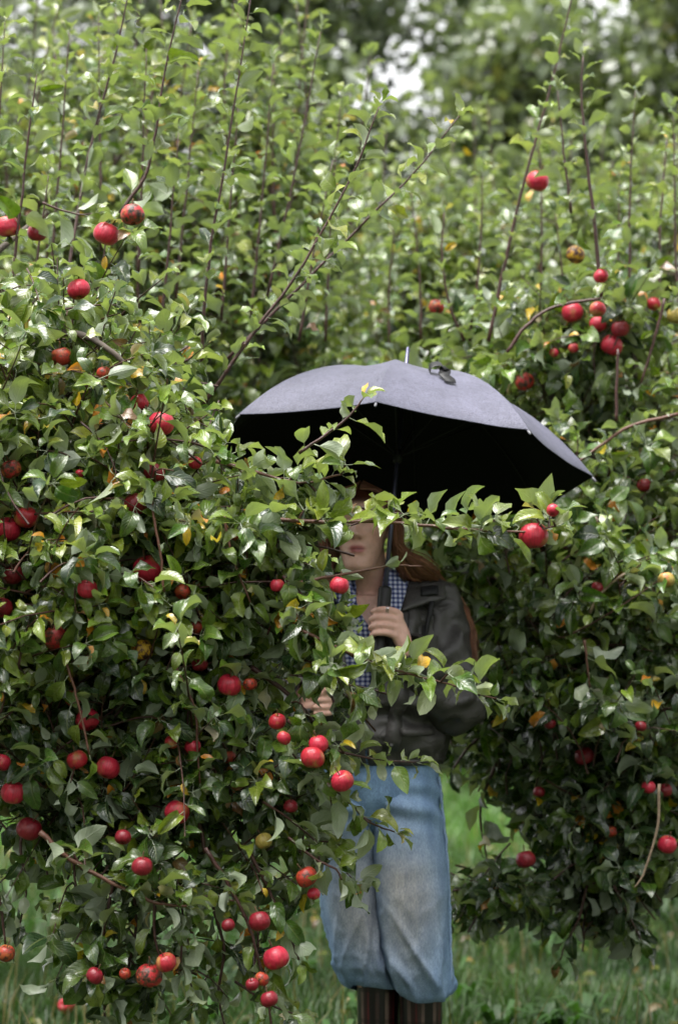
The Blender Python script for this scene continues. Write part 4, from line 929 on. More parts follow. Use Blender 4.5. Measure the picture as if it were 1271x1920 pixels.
# --- boots
bm_, t, n, l, o = mat('tartan_boot_rubber'); uv = n.new('ShaderNodeUVMap'); sx = n.new('ShaderNodeSeparateXYZ'); l.new(uv.outputs[0], sx.inputs[0])
def bands(s, per, stops): return ramp(n, l, mathn(n, l, 'FRACT', mathn(n, l, 'MULTIPLY', s, 1 / per)), stops)
K0, BE, RD, DB = (.006, .004, .005), (.10, .066, .055), (.075, .010, .012), (.022, .007, .007)
cv = bands(sx.outputs[0], .092, [(0, K0), (.20, K0), (.205, BE), (.30, BE), (.305, K0), (.55, K0), (.555, BE), (.66, BE), (.665, DB), (.80, DB), (.805, RD), (.85, RD), (.855, K0)])
ch = bands(sx.outputs[1], .11, [(0, (1, 1, 1)), (.55, (1, 1, 1)), (.56, (.35, .32, .32)), (.72, (.35, .32, .32)), (.73, (1, 1, 1)), (.86, (1, 1, 1)), (.87, (.5, .45, .45)), (.95, (.5, .45, .45)), (.96, (1, 1, 1))])
pb = N(n, 'ShaderNodeBsdfPrincipled', Roughness=.28); l.new(mixc(n, l, 1.0, cv, ch, 'MULTIPLY'), pb.inputs['Base Color']); l.new(pb.outputs[0], o.inputs[0])
sole = plain('boot_sole', (.015, .013, .012), .8, .3, .5, 120)
for s in (1, -1):
    ax_, ay = ANK[s]; na = 36; keys = []; 
    for z, dy, rx, ry in ((.48, 0, .054, .056), (.44, 0, .056, .058), (.30, .0, .053, .056), (.20, .0, .047, .051), (.14, -.005, .045, .052), (.11, -.025, .045, .072), (.085, -.045, .046, .10), (.055, -.058, .049, .125), (.03, -.06, .05, .132), (.012, -.06, .047, .128)):
        keys.append((z, ax_, ay + dy, rx, ry))
    rings = interp_rings(keys, 40); V = []; U = []
    for (z, cx, cy, rx, ry) in rings:
        for j in range(na):
            t_ = j * 2 * math.pi / na; V.append((cx + rx * math.sin(t_) * (1 - .12 * max(0, math.cos(t_)) * (z < .12)), cy - ry * math.cos(t_), z + .0)); U.append((t_ * .055 + (.02 if s > 0 else .035), z))
    Q = [(i * na + j, i * na + (j + 1) % na, (i + 1) * na + (j + 1) % na, (i + 1) * na + j) for i in range(39) for j in range(na)]
    k = len(V); V += [(ax_, ay, .48), (ax_, ay - .06, .01)]; U += [(0, 0), (0, 0)]
    T = [(k, j, (j + 1) % na) for j in range(na)] + [(k + 1, 39 * na + (j + 1) % na, 39 * na + j) for j in range(na)]
    bo = part('boot', np.array(V), [np.array(Q), np.array(T)], [bm_], uv=np.array(U)); bo['label'] = 'dark tartan rubber boot'
    V, Q2 = ellipse_loft([(.0, ax_, ay - .06, .048, .13), (.004, ax_, ay - .06, .052, .135), (.018, ax_, ay - .06, .0525, .1355), (.022, ax_, ay - .06, .05, .132)], 36); k = len(V)
    V = np.concatenate([V, [[ax_, ay - .06, 0]]]); part('sole', V, [Q2, np.array([(k, (j + 1) % 36, j) for j in range(36)])], [sole], bo)
# --- ring on the hand
silver = plain('silver', (.75, .75, .76), .18, .5, 0, 200, 1)
ctr = HL(-.012, .034, .033); th = np.linspace(0, 2 * math.pi, 20)
pth = np.array([ctr + cm * .0108 * math.cos(a) + nN * .0108 * math.sin(a) for a in th])
for k in (0, .004):
    V, fs = tube(pth + lf * k, .0013, 6, False); part('ring', V, fs, [silver])

# --- hair
def hair():
    MS = Mass(); R_ = np.random.default_rng(3)
    def strand(keys, r, c):
        path = smooth_path(keys, 18); path[2:] += np.cumsum(R_.normal(0, .0009, (16, 3)), 0)
        V, fs = tube(path, r * np.interp(np.linspace(0, 1, 18), [0, .1, .75, 1], [.6, 1, .85, .15]), 5, False); MS.add(V, fs, c)
    for k in range(1700):
        s = 1 if R_.random() < .55 else -1; a = R_.random()          # a 0 front hairline .. 1 nape
        part_y = .062 - .13 * a; z0 = float(np.interp(part_y, [-.09, -.04, .0, .05, .07], [.06, .105, .113, .098, .083]))
        x1 = s * (.055 + .022 * math.sin(math.pi * min(1, a + .25))); y1 = .050 - .125 * a
        off = R_.uniform(.002, .014)
        p0 = head_world(s * .003, part_y, z0 + .002 + off * .4); p1 = head_world(x1 * .72, y1 + .012, .083 + off * .5); p2 = head_world(x1 * 1.12 + s * off, y1 + .0, .03); p3 = head_world(x1 * 1.18 + s * off, y1 - .012, -.045)
        if s > 0:   # picture right: a full fall spreading over the shoulder
            w_ = R_.random(); out = .092 + .092 * w_ ** 1.1; yy = 6.09 + .12 * a
            p4 = np.array([HC[0] + out, yy, 1.45 + R_.normal(0, .008)]); p5 = np.array([HC[0] + out + .025 + .035 * w_, 6.14 + .08 * a, 1.42])
            ln = R_.random()
            if w_ > .62: keys = [p0, p1, p2, p3, p4, np.array([.265 + R_.normal(0, .007), 6.20 + .03 * a, 1.415]), np.array([.312 + R_.normal(0, .006), 6.19 + .02 * a, 1.355]), np.array([.333 + R_.normal(0, .005), 6.16 + .02 * a, 1.29]), np.array([.338 + R_.normal(0, .007), 6.14 + .02 * a, 1.245 - .05 * ln])]
            else: keys = [p0, p1, p2, p3, p4, p5, p5 + np.array([.012, .07, -.05]), p5 + np.array([.0, .12, -.15 - .1 * ln])]
        else:
            w_ = R_.random(); p4 = np.array([HC[0] - .078 - .025 * w_, 6.075 + .12 * a, 1.44]); p5 = np.array([HC[0] - .085 - .05 * w_, 6.06 + .12 * a, 1.34])
            keys = [p0, p1, p2, p3, p4, p5, p5 + np.array([-.012 + R_.normal(0, .01), .005, -.06 - .10 * R_.random()])]
        c = np.array([.20, .088, .046]) * R_.uniform(.55, 1.45) * np.array([1, R_.uniform(.85, 1.15), R_.uniform(.8, 1.2)])
        strand(keys, R_.uniform(.0007, .0016), c)
    m, t, n, l, o = mat('auburn_hair'); at_ = N(n, 'ShaderNodeAttribute', attribute_name='Col'); pb = N(n, 'ShaderNodeBsdfPrincipled', Roughness=.38); l.new(at_.outputs[0], pb.inputs['Base Color']); pb.inputs['Specular IOR Level'].default_value = .35; l.new(pb.outputs[0], o.inputs[0])
    h = obj('hair', MS.mesh('hair', [m]), WO); h['kind'] = 'stuff'; h['label'] = 'long auburn hair'
hair()

# ------------------------------------------------------------------ apples
def apple_mesh(seed):
    r = np.random.default_rng(seed); m_, na = 20, 24; V = []
    th = np.linspace(0, math.pi, m_); lob = r.uniform(0, 6.28); asy = r.uniform(-.06, .06, 2)
    for t_ in th:
        # radius 1 at the widest; dimples at stalk and eye
        rr = math.sin(t_) ** .86 if 0 < t_ < math.pi else 0.0
        z = math.cos(t_) * .90 + .06 * math.cos(2 * t_)
        z -= .34 * math.exp(-(rr / .30) ** 2) * (1 if t_ < 1.57 else 0); z += .22 * math.exp(-(rr / .26) ** 2) * (1 if t_ > 1.57 else 0)
        w_ = rr * (1 + .05 * math.cos(t_))
        for j in range(na):
            a = j * 2 * math.pi / na; q = w_ * (1 + .025 * math.cos(5 * a + lob) * (t_ / math.pi) + .02 * math.cos(2 * a + lob))
            V.append((q * math.cos(a) + asy[0] * z, q * math.sin(a) + asy[1] * z, z + .03 * math.cos(a + lob) * rr))
    Q = [(i * na + j, (i + 1) * na + j, (i + 1) * na + (j + 1) % na, i * na + (j + 1) % na) for i in range(m_ - 1) for j in range(na)]
    return np.array(V), np.array(Q)
def apple_material(name, red, ground, cover, rot=0.):
    m, t, n, l, o = mat(name); tc = n.new('ShaderNodeTexCoord'); oi = n.new('ShaderNodeObjectInfo')
    ad = n.new('ShaderNodeVectorMath'); ad.operation = 'ADD'; l.new(tc.outputs['Object'], ad.inputs[0])
    sc = n.new('ShaderNodeVectorMath'); sc.operation = 'SCALE'; sc.inputs[0].default_value = (17, 31, 23); l.new(oi.outputs['Random'], sc.inputs['Scale']); l.new(sc.outputs[0], ad.inputs[1])
    a = N(n, 'ShaderNodeTexNoise', Scale=.75, Detail=2.0); l.new(ad.outputs[0], a.inputs['Vector'])
    sp = n.new('ShaderNodeSeparateXYZ'); l.new(tc.outputs['Object'], sp.inputs[0])
    ang = mathn(n, l, 'ARCTAN2', sp.outputs[1], sp.outputs[0]); cb = n.new('ShaderNodeCombineXYZ'); l.new(mathn(n, l, 'MULTIPLY', ang, 5.0), cb.inputs[0]); l.new(mathn(n, l, 'MULTIPLY', sp.outputs[2], .8), cb.inputs[1]); l.new(mathn(n, l, 'MULTIPLY', oi.outputs['Random'], 40.), cb.inputs[2])
    s = N(n, 'ShaderNodeTexNoise', Scale=1.6, Detail=3.0); l.new(cb.outputs[0], s.inputs['Vector'])
    f = mathn(n, l, 'ADD', mathn(n, l, 'MULTIPLY', a.outputs[0], 1.0), mathn(n, l, 'MULTIPLY', s.outputs[0], .35))
    f = ramp(n, l, f, [(cover - .10, (0, 0, 0)), (cover + .10, (1, 1, 1))])
    c = mixc(n, l, f, ground, red)
    c = mixc(n, l, 1.0, c, ramp(n, l, s.outputs[0], [(.3, (.70, .60, .62)), (.7, (1.2, 1.25, 1.2))]), 'MULTIPLY')
    v = N(n, 'ShaderNodeTexVoronoi', Scale=5.5); l.new(ad.outputs[0], v.inputs['Vector'])
    dots = ramp(n, l, v.outputs['Distance'], [(.05, (1, 1, 1)), (.11, (0, 0, 0))]); c = mixc(n, l, mathn(n, l, 'MULTIPLY', dots, .4), c, (.55, .34, .22))
    rgh = .36
    if rot:
        rn = N(n, 'ShaderNodeTexNoise', Scale=1.9, Detail=4.0, Roughness=.65); l.new(ad.outputs[0], rn.inputs['Vector'])
        rm = ramp(n, l, rn.outputs[0], [(.56 - .1 * rot, (0, 0, 0)), (.64 - .1 * rot, (1, 1, 1))]); c = mixc(n, l, rm, c, (.10, .035, .018))
        rm2 = ramp(n, l, rn.outputs[0], [(.66 - .08 * rot, (0, 0, 0)), (.70 - .08 * rot, (1, 1, 1))]); c = mixc(n, l, rm2, c, (.015, .008, .006)); rgh = .45
    pb = N(n, 'ShaderNodeBsdfPrincipled', Roughness=rgh); l.new(c, pb.inputs['Base Color']); pb.inputs['Specular IOR Level'].default_value = .5
    nn = N(n, 'ShaderNodeTexNoise', Scale=3.0, Detail=4.0); l.new(ad.outputs[0], nn.inputs['Vector']); b = N(n, 'ShaderNodeBump', Strength=.12, Distance=.04); l.new(nn.outputs[0], b.inputs['Height']); l.new(b.outputs[0], pb.inputs['Normal'])
    l.new(pb.outputs[0], o.inputs[0]); return m
AM = {'r': apple_material('apple_red', (.46, .020, .048), (.50, .22, .08), .50), 'd': apple_material('apple_dark_red', (.22, .010, .022), (.30, .04, .03), .45),
      'b': apple_material('apple_blushed', (.42, .02, .035), (.48, .25, .08), .56), 'y': apple_material('apple_yellow', (.42, .08, .03), (.42, .33, .08), .80),
      'o': apple_material('apple_orange_red', (.38, .035, .02), (.42, .13, .03), .55, .55), 'x': apple_material('apple_rotting', (.45, .025, .03), (.52, .26, .05), .52, 1.0), 'k': apple_material('apple_rotting_yellow', (.42, .10, .02), (.55, .33, .02), .80, 1.1), 'g': apple_material('apple_green', (.30, .12, .04), (.24, .27, .06), .95)}
M_STEM = plain('apple_stem', (.10, .06, .03), .8, .3, .4, 200); M_CAL = plain('apple_eye', (.05, .035, .02), .9, .2, .4, 200)
ASH = [apple_mesh(k) for k in range(5)]; AME = {}
def stem_mesh():
    V, fs = tube(smooth_path([(0, 0, .42), (.03, 0, .8), (.12, .03, 1.15), (.2, .02, 1.5)], 8), np.linspace(.05, .065, 8), 6); return mesh_np('stem', V, fs, [M_STEM])
def cal_mesh():
    V = []; Fs = []
    for k in range(5):
        a = k * 1.2566; b = len(V); d = np.array([math.cos(a), math.sin(a), 0]); s = np.array([-d[1], d[0], 0]); z = np.array([0, 0, 1.])
        V += [d * .03 - z * .60, d * .12 + s * .05 - z * .68, d * .12 - s * .05 - z * .68, d * .20 - z * .80, d * .10 - z * .74]; Fs += [(b, b + 2, b + 1), (b + 1, b + 2, b + 3), (b + 1, b + 3, b + 4), (b + 4, b + 3, b + 2)]
    return mesh_np('calyx', np.array(V), np.array(Fs), [M_CAL])
STEM_ME, CAL_ME = stem_mesh(), cal_mesh()
def apple(p, diam, kind, label, group, tilt=None):
    e = thing('apple', label, 'apple', p, group)
    tx, ty = (random.uniform(-.5, .5), random.uniform(-.5, .5)) if tilt is None else tilt
    e.rotation_euler = (tx, ty, random.uniform(0, 6.28)); e.scale = (diam / 2 / .98,) * 3
    v = random.randrange(5); key = (v, kind)
    if key not in AME: AME[key] = mesh_np('fruit', ASH[v][0], ASH[v][1], [AM[kind]])
    for nm, me in (('fruit', AME[key]), ('stem', STEM_ME), ('calyx', CAL_ME)):
        o = bpy.data.objects.new(nm, me); COL.objects.link(o); o.parent = e
    return e
GL, GR = 'apples on the near left tree', 'apples on the trees at right'
APPLES = [  # x, y, diameter (photo pixels), kind, label, tree
 (15, 425, 46, 'r', 'red apple cut by the left edge, level with the top pair of apples', 'L'),
 (70, 437, 36, 'd', 'dark red apple half under a leaf near the upper left edge', 'L'),
 (200, 439, 48, 'r', 'round red apple at upper left, just below a blemished one', 'L'),
 (249, 403, 44, 'x', 'blemished pinkish red apple topmost at upper left under a shoot', 'L'),
 (148, 543, 42, 'r', 'red apple hanging alone beneath the upper left pair', 'L'),
 (116, 670, 40, 'o', 'brownish russet apple under a bare brown branch at left', 'L'),
 (195, 700, 27, 'o', 'small rusty apple mostly behind leaves below the brown branch', 'L'),
 (262, 755, 36, 'r', 'red apple just above and left of another, left of the umbrella', 'L'),
 (302, 795, 50, 'r', 'large red apple behind two pale leaves left of the umbrella', 'L'),
 (22, 880, 38, 'x', 'scarred red apple at the left edge, mid height', 'L'),
 (366, 868, 26, 'r', 'small bright red apple deep in leaves beneath the umbrella rim at left', 'L'),
 (290, 888, 40, 'd', 'dark red apple crossed by a thin twig at left', 'L'),
 (255, 945, 45, 'd', 'dull red apple below the twig, above the long reddish twig', 'L'),
 (49, 970, 44, 'b', 'red apple with a yellow patch, upper one of the touching pair at left', 'L'),
 (15, 993, 48, 'r', 'red apple with dark specks, lower one of the touching pair at left', 'L'),
 (278, 1068, 56, 'r', 'largest bright red apple in the middle of the left tree', 'L'),
 (25, 1078, 40, 'd', 'dark red apple behind brown twigs at the left edge', 'L'),
 (4, 1140, 40, 'd', 'dark red apple cut by the left edge below the brown twigs', 'L'),
 (165, 1105, 38, 'r', 'pinkish red apple under broad leaves left of the largest apple', 'L'),
 (108, 1195, 50, 'x', 'rotting orange red apple with black patches at left', 'L'),
 (265, 1220, 46, 'k', 'rotting yellow apple with brown patches at left', 'L'),
 (287, 1186, 28, 'g', 'small green apple touching the rotting yellow one', 'L'),
 (342, 1110, 30, 'o', 'small orange apple in shade right of the largest apple', 'L'),
 (370, 1175, 28, 'o', 'small dull apple in deep shade left of the woman', 'L'),
 (375, 1245, 30, 'd', 'dark red apple just left of the glossy red one', 'L'),
 (430, 1285, 44, 'r', 'glossy deep red apple left of the woman, level with her lower hand', 'L'),
 (469, 1283, 26, 'o', 'small orange apple just right of the glossy deep red one', 'L'),
 (520, 1098, 27, 'r', 'small pinkish red apple left of the collar of the woman', 'L'),
 (636, 1098, 36, 'r', 'pink red apple behind leaves before the left shoulder of the woman', 'L'),
 (165, 1350, 44, 'r', 'red apple behind a hanging twig at lower left, under a bright leaf', 'L'),
 (136, 1310, 30, 'o', 'small brown red apple on the hanging twig at lower left', 'L'),
 (145, 1425, 38, 'b', 'pale blushed apple at the end of the hanging twig', 'L'),
 (203, 1440, 44, 'r', 'red apple with a yellow leaf, right of the twig end', 'L'),
 (362, 1400, 30, 'r', 'small red apple among yellow leaves in the lower middle left', 'L'),
 (322, 1392, 26, 'b', 'small blushed apple behind the yellow leaves at lower left', 'L'),
 (332, 1523, 46, 'r', 'bright round red apple at the end of a straight hanging twig', 'L'),
 (231, 1570, 30, 'd', 'dark red apple left of the bright round one in the low branches', 'L'),
 (267, 1625, 38, 'd', 'deep red apple hanging over the grass at lower left', 'L'),
 (55, 1555, 46, 'd', 'dark maroon apple where the lowest left branch begins', 'L'),
 (25, 1487, 46, 'r', 'red apple near the left edge above the maroon one', 'L'),
 (4, 1430, 34, 'r', 'red apple cut by the left edge at lower left', 'L'),
 (520, 1353, 32, 'b', 'dull blushed apple left of the waist of the woman', 'L'),
 (532, 1384, 27, 'r', 'small red apple under the dull blushed one by the waist', 'L'),
 (597, 1396, 37, 'r', 'red apple in front of the waist, above a yellow streaked one', 'L'),
 (586, 1421, 44, 'b', 'yellow streaked apple tucked under a red one before the waist', 'L'),
 (642, 1465, 42, 'r', 'red apple hanging before the hip of the blue jeans', 'L'),
 (575, 1645, 40, 'o', 'orange apple beside the left knee of the jeans', 'L'),
 (588, 1676, 24, 'r', 'tiny pinkish apple under the orange one beside the knee', 'L'),
 (428, 1735, 25, 'd', 'small dark red apple left of the low dark branch', 'L'),
 (487, 1728, 40, 'd', 'deep crimson apple on the low dark branch, topmost there', 'L'),
 (518, 1797, 48, 'r', 'large red apple low on the dark hanging branch', 'L'),
 (491, 1836, 27, 'o', 'small red brown apple under the large low one', 'L'),
 (473, 1846, 25, 'd', 'shaded apple just left of the small red brown one', 'L'),
 (505, 1874, 33, 'd', 'lowest full apple on the dark hanging branch', 'L'),
 (280, 1830, 48, 'x', 'rotting red apple with dark eye, lowest left of centre', 'L'),
 (312, 1805, 38, 'b', 'pinkish apple leaning on the rotting one low down', 'L'),
 (178, 1830, 32, 'd', 'dark red apple in the shaded hanging leaves at bottom left', 'L'),
 (235, 1826, 22, 'o', 'tiny brown red apple between two low apples at bottom left', 'L'),
 (430, 1420, 25, 'o', 'small russet apple in shade left of the waist', 'L'),
 (495, 1577, 32, 'y', 'yellow apple with a red cheek left of the thigh', 'L'),
 (12, 1788, 34, 'o', 'brownish apple hanging low at the left edge over grass', 'L'),
 (1000, 1005, 54, 'r', 'big red apple at the end of the long branch right of the face', 'L'),
 (1036, 957, 24, 'r', 'small pinkish red apple above the big one under the umbrella', 'L'),
 (436, 1003, 26, 'o', 'small orange red apple in the leaves left of the face', 'L'),
 (150, 888, 16, 'r', 'tiny glimpse of a red apple between broad leaves at left', 'L'),
 (545, 1512, 26, 'd', 'dark red apple in shade left of the hip', 'L'),
 (1007, 340, 42, 'r', 'bright red apple high on a shoot at upper right', 'R'),
 (1073, 586, 41, 'r', 'glossy red apple under the arching branch, leftmost of the cluster', 'R'),
 (1120, 580, 31, 'b', 'orange streaked apple in the cluster, behind a leaf', 'R'),
 (1120, 608, 31, 'r', 'red apple right under the orange streaked one in the cluster', 'R'),
 (1146, 648, 42, 'r', 'red apple lowest in the cluster at upper right', 'R'),
 (1162, 617, 34, 'd', 'dark red apple cut across by a leaf in the cluster', 'R'),
 (1126, 518, 28, 'r', 'red apple partly hidden by stems above the cluster', 'R'),
 (1078, 478, 36, 'k', 'ochre withered apple under a leaf above the cluster', 'R'),
 (818, 576, 30, 'x', 'pale spoiled apple above the umbrella in the blurred leaves', 'R'),
 (983, 716, 36, 'x', 'spoiled orange red apple with dark hole, right of the canopy', 'R'),
 (1225, 570, 26, 'b', 'small pink green apple at upper right near the edge', 'R'),
 (1266, 592, 34, 'y', 'yellow green apple at the upper right edge', 'R'),
 (1248, 1088, 32, 'y', 'green apple with red cheek at the right edge', 'R'),
 (1120, 1102, 24, 'd', 'purplish apple in shade left of a pale forked twig', 'R'),
 (1095, 1418, 36, 'd', 'deep red apple with orange leaves in the middle of the right tree', 'R'),
 (1215, 1476, 26, 'r', 'small red apple, left one of two beside a pale twig', 'R'),
 (1246, 1482, 26, 'd', 'small red apple, right one of two beside a pale twig', 'R'),
 (1010, 1485, 22, 'd', 'small dark apple in the shaded skirt of the right tree', 'R'),
 (985, 1612, 36, 'd', 'dark red apple low in the skirt above bright grass', 'R'),
 (1250, 1584, 36, 'r', 'red apple under pale leaves at the lower right edge', 'R'),
 (1145, 1560, 22, 'o', 'small coral red apple deep in the lower right shade', 'R'),
 (1207, 910, 26, 'd', 'dark red apple right of the umbrella tip', 'R'),
 (1030, 1357, 22, 'd', 'tiny dark red apple in the middle of the shaded right tree', 'R'),
 (1200, 1362, 22, 'd', 'tiny dark red apple near the right edge under a big leaf', 'R'),
 (850, 1355, 26, 'b', 'pale pink apple behind the elbow of the jacket', 'R'),
 (1075, 653, 20, 'r', 'tiny blurred pink apple left of the cluster', 'R'),
 (1038, 662, 18, 'r', 'tiny blurred red apple further left of the cluster', 'R'),
]

# ------------------------------------------------------------------ leaves become objects
def leaf_arrays(T):
    L = T.LV; return np.array(L.p), np.array(L.a), np.array(L.n), np.array(L.L), np.array(L.c)
TREES = [TL, TR, TB1, TB2, TB3]
for T in TREES: T.arr = leaf_arrays(T)
def leaf_centres(T): return T.arr[0] + T.arr[1] * (T.arr[3] * .7)[:, None]
# apples hang at the face of the foliage round them
AP = []
for (x, y, d, k, lab, tr) in APPLES:
    Y = None
    for T in ([TL] if tr == 'L' else [TR, TB3, TB2]):
        cx, cy, cz = proj(leaf_centres(T)); near = (np.hypot(cx - x, cy - y) < 42) & (cz > (4.6 if tr == 'L' else 5.95))
        if near.sum() >= 3: Y = float(np.percentile(cz[near], 10 if tr == 'L' else 4)) - .015; break
    if Y is None: Y = 5.0 if tr == 'L' else 6.4
    if (x, y) == (1000, 1005): Y = 4.97
    AP.append((P(x, y, Y), d / F * Y, k, lab, GL if tr == 'L' else GR))
APc = np.array([a[0] for a in AP]); APr = np.array([a[1] / 2 for a in AP])
for T in TREES:   # a leaf gives way where an apple hangs, and just before it
    c = leaf_centres(T); keep = np.ones(len(c), bool)
    for q, r in zip(APc, APr):
        dv = c - q; u_ = unit(q - np.array([0, 0, CAMZ])); al = dv @ u_; la = np.linalg.norm(dv - al[:, None] * u_, axis=1)
        keep &= ~((np.linalg.norm(dv, axis=1) < r * 1.1) | ((al < 0) & (al > -.4) & (la < r * .75 + .012) & (rng.random(len(c)) < .93)))
    T.arr = tuple(a[keep] for a in T.arr)
def prune(T, spots):
    c = leaf_centres(T); X, Yp, Z = proj(c); keep = np.ones(len(c), bool)
    for (x, y, rx, ry, f) in spots: keep &= ~((((X - x) / rx) ** 2 + ((Yp - y) / ry) ** 2 < 1) & (rng.random(len(c)) < f))
    T.arr = tuple(a[keep] for a in T.arr)
# the woman keeps a clear view past the branch ends: face, collar, hands, shirt
prune(TL, [(682, 1025, 55, 48, .9), (740, 1110, 50, 45, .9), (815, 1110, 45, 50, 1), (712, 1165, 42, 45, .9), (668, 1262, 36, 40, .75), (597, 1312, 30, 32, .95), (790, 1050, 45, 38, .75), (800, 1190, 60, 40, .6), (770, 1365, 45, 35, .6), (785, 1720, 75, 130, 1)])
for a in AP: apple(*a)

# which leaves show: nearest one in each small cell of the picture
ids = []; uu = np.array([(x, y) for y in (.35, .55, .75, .95, 1.15) for x in (-.2, 0, .2)])
CX, CY, CZ, CT, CI = [], [], [], [], []
for ti, T in enumerate(TREES):
    p, a, n_, L_, c_ = T.arr; s_ = np.cross(a, n_)
    for (x, y) in uu:
        q = p + (a * y + s_ * x) * L_[:, None]; X, Yp, Z = proj(q); CX.append(X); CY.append(Yp); CZ.append(Z); CT.append(np.full(len(p), ti)); CI.append(np.arange(len(p)))
CX, CY, CZ, CT, CI = map(np.concatenate, (CX, CY, CZ, CT, CI))
okm = (CX > 0) & (CX < 1271) & (CY > 0) & (CY < 1920)
okm &= ~((CZ > 6.2) & (((CX > 600) & (CX < 850) & (CY > 1100)) | ((CX > 440) & (CX < 1090) & (CY > 770) & (CY < 930) & (CY > 700 + abs(CX - 760) * .45))))
cell = (CY // 7).astype(int) * 200 + (CX // 7).astype(int)
idx = np.where(okm)[0]; idx = idx[np.lexsort((CZ[idx], cell[idx]))]; first = np.concatenate([[True], cell[idx][1:] != cell[idx][:-1]]); win = idx[first]
for ti, T in enumerate(TREES):
    p, a, n_, L_, c_ = T.arr; cnt = np.bincount(CI[win[CT[win] == ti]], minlength=len(p)); order = np.argsort(-cnt)
    pick = order[:300]; pick = pick[cnt[pick] > 1]; rest = np.ones(len(p), bool); rest[pick] = False
    s_ = np.cross(a, n_); base = np.array(BASE[T.e.name]['base'])
    var = rng.integers(0, NVAR, len(p))
    for i in pick:
        o = bpy.data.objects.new('leaf', LEAF_HI_ME[var[i]]); COL.objects.link(o); o.parent = T.e
        wd = random.uniform(.85, 1.2)
        M = np.eye(4); M[:3, 0] = s_[i] * L_[i] * wd; M[:3, 1] = a[i] * L_[i]; M[:3, 2] = n_[i] * L_[i]; M[:3, 3] = p[i] - base
        o.matrix_local = Matrix(M.tolist()); o.color = (*[float(x) for x in c_[i]], 1)
    Vs, Qs, Us, Cs, off = [], [], [], [], 0
    for k in range(NVAR):
        V, Q, U = LEAF_LO[k]; s = np.where(rest & (var == k))[0]
        if not len(s): continue
        W = p[s][:, None] + L_[s][:, None, None] * (V[None, :, 0:1] * s_[s][:, None] * rng.uniform(.85, 1.2, (len(s), 1, 1)) + V[None, :, 1:2] * a[s][:, None] + V[None, :, 2:3] * n_[s][:, None])
        Vs.append(W.reshape(-1, 3)); Qs.append((Q[None] + (np.arange(len(s)) * len(V))[:, None, None] + off).reshape(-1, 4)); Us.append(np.tile(U, (len(s), 1))); Cs.append(np.repeat(c_[s], len(V), 0)); off += len(s) * len(V)
    obj('foliage', mesh_np('foliage', np.concatenate(Vs), np.concatenate(Qs), [M_LEAFN], uv=np.concatenate(Us), col=np.concatenate(Cs)), T.e, kind='stuff')
    obj('twigs', T.tw.mesh('twigs', [M_TWIG]), T.e, kind='stuff')

